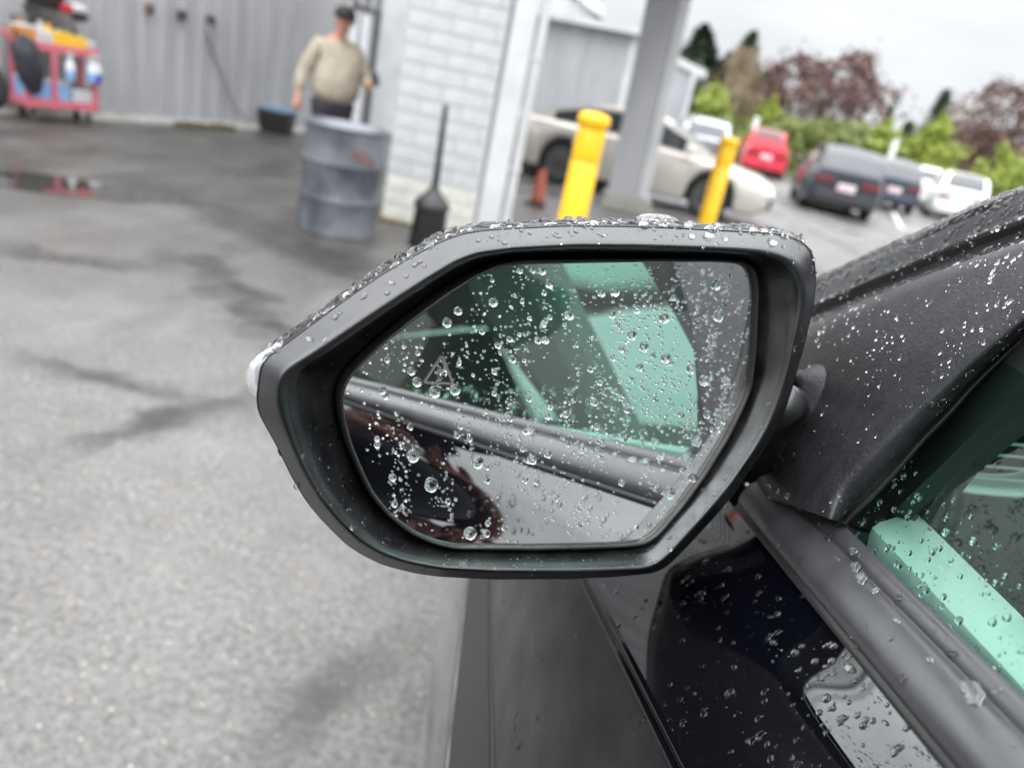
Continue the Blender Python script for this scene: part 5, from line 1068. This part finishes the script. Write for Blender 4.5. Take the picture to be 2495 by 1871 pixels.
# housing face
dens_up = lambda p, n: max(.05, n.z + .25)
for p, n in surf_samples(housing, 800, lambda p, n: 1.0 if n.z > .35 else .22, 1): drop(p, n, rsize(.0003, .0016, 3.0), 'h', .75, Vector((0, 0, -1)))
for x, y, r_ in ((1353, 577, 15), (1463, 573, 10), (1205, 587, 9), (1125, 602, 8), (958, 689, 9), (760, 827, 11), (1728, 573, 12), (1766, 582, 8), (1686, 575, 8), (1880, 590, 15), (1905, 600, 8), (700, 958, 6), (1820, 1180, 9)):
    o_ = None
    th = math.atan2(y - CY, x - CX); i = int(round((th + math.pi) / (2 * math.pi) * NA)) % NA; p = rimpt((x, y), .0075); n = Vector((0, -.45, .9)).normalized(); drop(p, n, r_ / F * .40, 'h', .55, Vector((1, 0, 0)), kind=rnd.choice((1, 2)))
# cap top, dense beads
for p, n in surf_samples(cap, 900, lambda p, n: 1.0 if (n.z > .25 and pxof(p)[1] < 900) else .03, 2): drop(p, n, rsize(.0006, .0030, 2.2), 'c', 1.0)
for x, y, r_ in ((1015, 615, 12), (1028, 610, 13), (885, 690, 15), (855, 708, 11), (984, 640, 9), (1135, 565, 11), (1160, 560, 9), (1365, 548, 18), (1400, 550, 20), (1600, 530, 55), (1555, 540, 20), (1640, 541, 22), (1790, 545, 18), (1825, 552, 18), (1280, 548, 11), (1480, 545, 14), (682, 828, 8)):
    p = rimpt((x, y + 9), .034); drop(p, Vector((-.15, .1, 1)).normalized(), r_ / F * .44, 'c', .45 if r_ > 30 else .75, Vector((1, 0, 0)), kind=0)
# pillar, very dense
for p, n in surf_samples(pillar, 2600, lambda p, n: 1.0 if n.z > .2 else .25, 3): drop(p, n, rsize(.0004, .0026, 2.4), 'p', .8)
for p, n in surf_samples(sailo, 700, lambda p, n: max(.1, min(1, .6 + 1.4 * noise.noise(p * 22))), 4): drop(p + n * .0001, n, rsize(.00025, .0017, 2.6), 's', .65, Vector((0, .55, .8)), kind=rnd.choice((1, 2, 4, 4)))
for p, n in surf_samples(trim, 130, None, 5): drop(p, n, rsize(.0003, .0024, 2.6), 't', .55)
for x, y, r_ in ((2087, 1352, 12), (2024, 1321, 9), (2092, 1390, 13), (2106, 1418, 15), (2140, 1449, 8), (2193, 1525, 9), (2276, 1622, 10), (2380, 1700, 26), (2358, 1728, 7), (2393, 1805, 15), (2356, 1850, 11), (2049, 1373, 9)):
    Y = None; r0 = ray(x, y); best = min(((abs((CAM + r0 * (X_ / r0.x)).z - (lerp(zl((CAM + r0 * (X_ / r0.x)).y), zu((CAM + r0 * (X_ / r0.x)).y), (X_ - .19) / .02))), X_) for X_ in [.186 + .001 * i for i in range(25)]))
    p = CAM + r0 * (best[1] / r0.x); drop(p + Vector((-.75, 0, .66)) * .0035, Vector((-.75, 0, .66)).normalized(), r_ / F * (p - CAM).length, 't', .5, Vector((0, 1, 0)), kind=rnd.choice((1, 2)))
for p, n in surf_samples(doors[0], 1500, lambda p, n: max(.15, .5 + 1.5 * noise.noise(p * 14)), 6): drop(p, n, rsize(.0003, .0026, 3.2), 'd', .7)
for p, n in surf_samples(doors[1], 260, None, 7): drop(p, n, rsize(.0005, .0026, 3.0), 'd', .7)
for p, n in surf_samples(window, 420, lambda p, n: 1 if pxof(p)[0] > 1900 else 0, 8): drop(p, pnS, rsize(.0003, .0022, 2.8), 'w', .9, kind=rnd.choice((0, 3, 1)))
# the largest in view are objects of their own, the rest one mesh per surface
def app(d): return d[2] / max((d[0] - CAM).length, .1)
order = sorted(range(len(ALLD)), key=lambda i: -app(ALLD[i])); single = set(order[:285])
import collections
grp = collections.defaultdict(list)
for i, (p, n, r_, g_, fl, tg, kd) in enumerate(ALLD):
    t, s_, nn = basis(n, tg)
    if i in single:
        m3 = Matrix((t, s_, nn)).transposed(); o = bpy.data.objects.new('raindrop', bigme[kd]); COL.objects.link(o); o.parent = bc; o.matrix_local = Matrix.Translation(p - nn * r_ * .03 - Vector((CARX, 0, 0))) @ m3.to_4x4() @ Matrix.Diagonal((r_, r_ * (.75 if tg is not None and fl < .8 else 1), r_ * fl, 1)); continue
    small = app(ALLD[i]) * F < 4.5
    grp[g_].append((p - nn * r_ * .03, t, s_, nn, r_, fl, SMALL[i % 2] if small else BIG[kd]))
nmd = dict(g='glass', h='housing', c='cap', p='pillar', s='sail', t='trim', d='door', w='window')
for g_, L in grp.items():
    V_ = []; Fc = []; off = 0
    for p, t, s_, nn, r_, fl, (vs, fs) in L:
        A_ = np.array(vs) * [r_, r_, r_ * fl]; B_ = np.stack([np.array(t), np.array(s_), np.array(nn)]); V_.append(A_ @ B_ + np.array(p) - np.array((CARX, 0, 0))); Fc += [tuple(i + off for i in f) for f in fs]; off += len(vs)
    V_ = np.concatenate(V_); me = bpy.data.meshes.new('raindrops'); me.from_pydata(V_.tolist(), [], Fc); me.materials.append(M['water'])
    for p in me.polygons: p.use_smooth = len(p.vertices) < 7
    o = bpy.data.objects.new('raindrops', me); COL.objects.link(o); o.parent = bc; o['kind'] = 'stuff'; o['label'] = 'small rain beads on the ' + nmd[g_]
print('drops', len(ALLD), {k: len(v) for k, v in grp.items()})

#=PHOTOGRAPHER
# ------------------------------------------------------------------ the photographer, seen only in reflections
PL, PR = Vector((-.13, -.30, 0)), R(172)
def wl(*p): return tuple(Matrix.Rotation(-PR, 3, 'Z') @ (Vector(p) - PL))
def wd(*p): return tuple(Matrix.Rotation(-PR, 3, 'Z') @ Vector(p))
ph = person(tuple(PL), PR, 'photographer in dark jacket holding up a phone, mirrored in the car', 'navyc', wide=1.12, cap=True, arms=((wl(.0, -.24, 1.20), wl(.07, -.14, 1.35), wd(-.55, .45, .45), .4), (wl(-.36, .06, 1.14), wl(-.14, -.06, 1.38), wd(.95, .1, .25), .3)), headtilt=(-.02, -.05))
b = MB(); b.box((0, 0, 0), (.15, .008, .074)); o = b.obj('phone', 'phone', bevel=.003); tag(o, 'phone held up by the photographer beside the black car', 'phone')
o.matrix_world = cam.matrix_world @ Matrix.Translation((.05, -.02, .022)) @ Matrix.Rotation(R(90), 4, 'X')
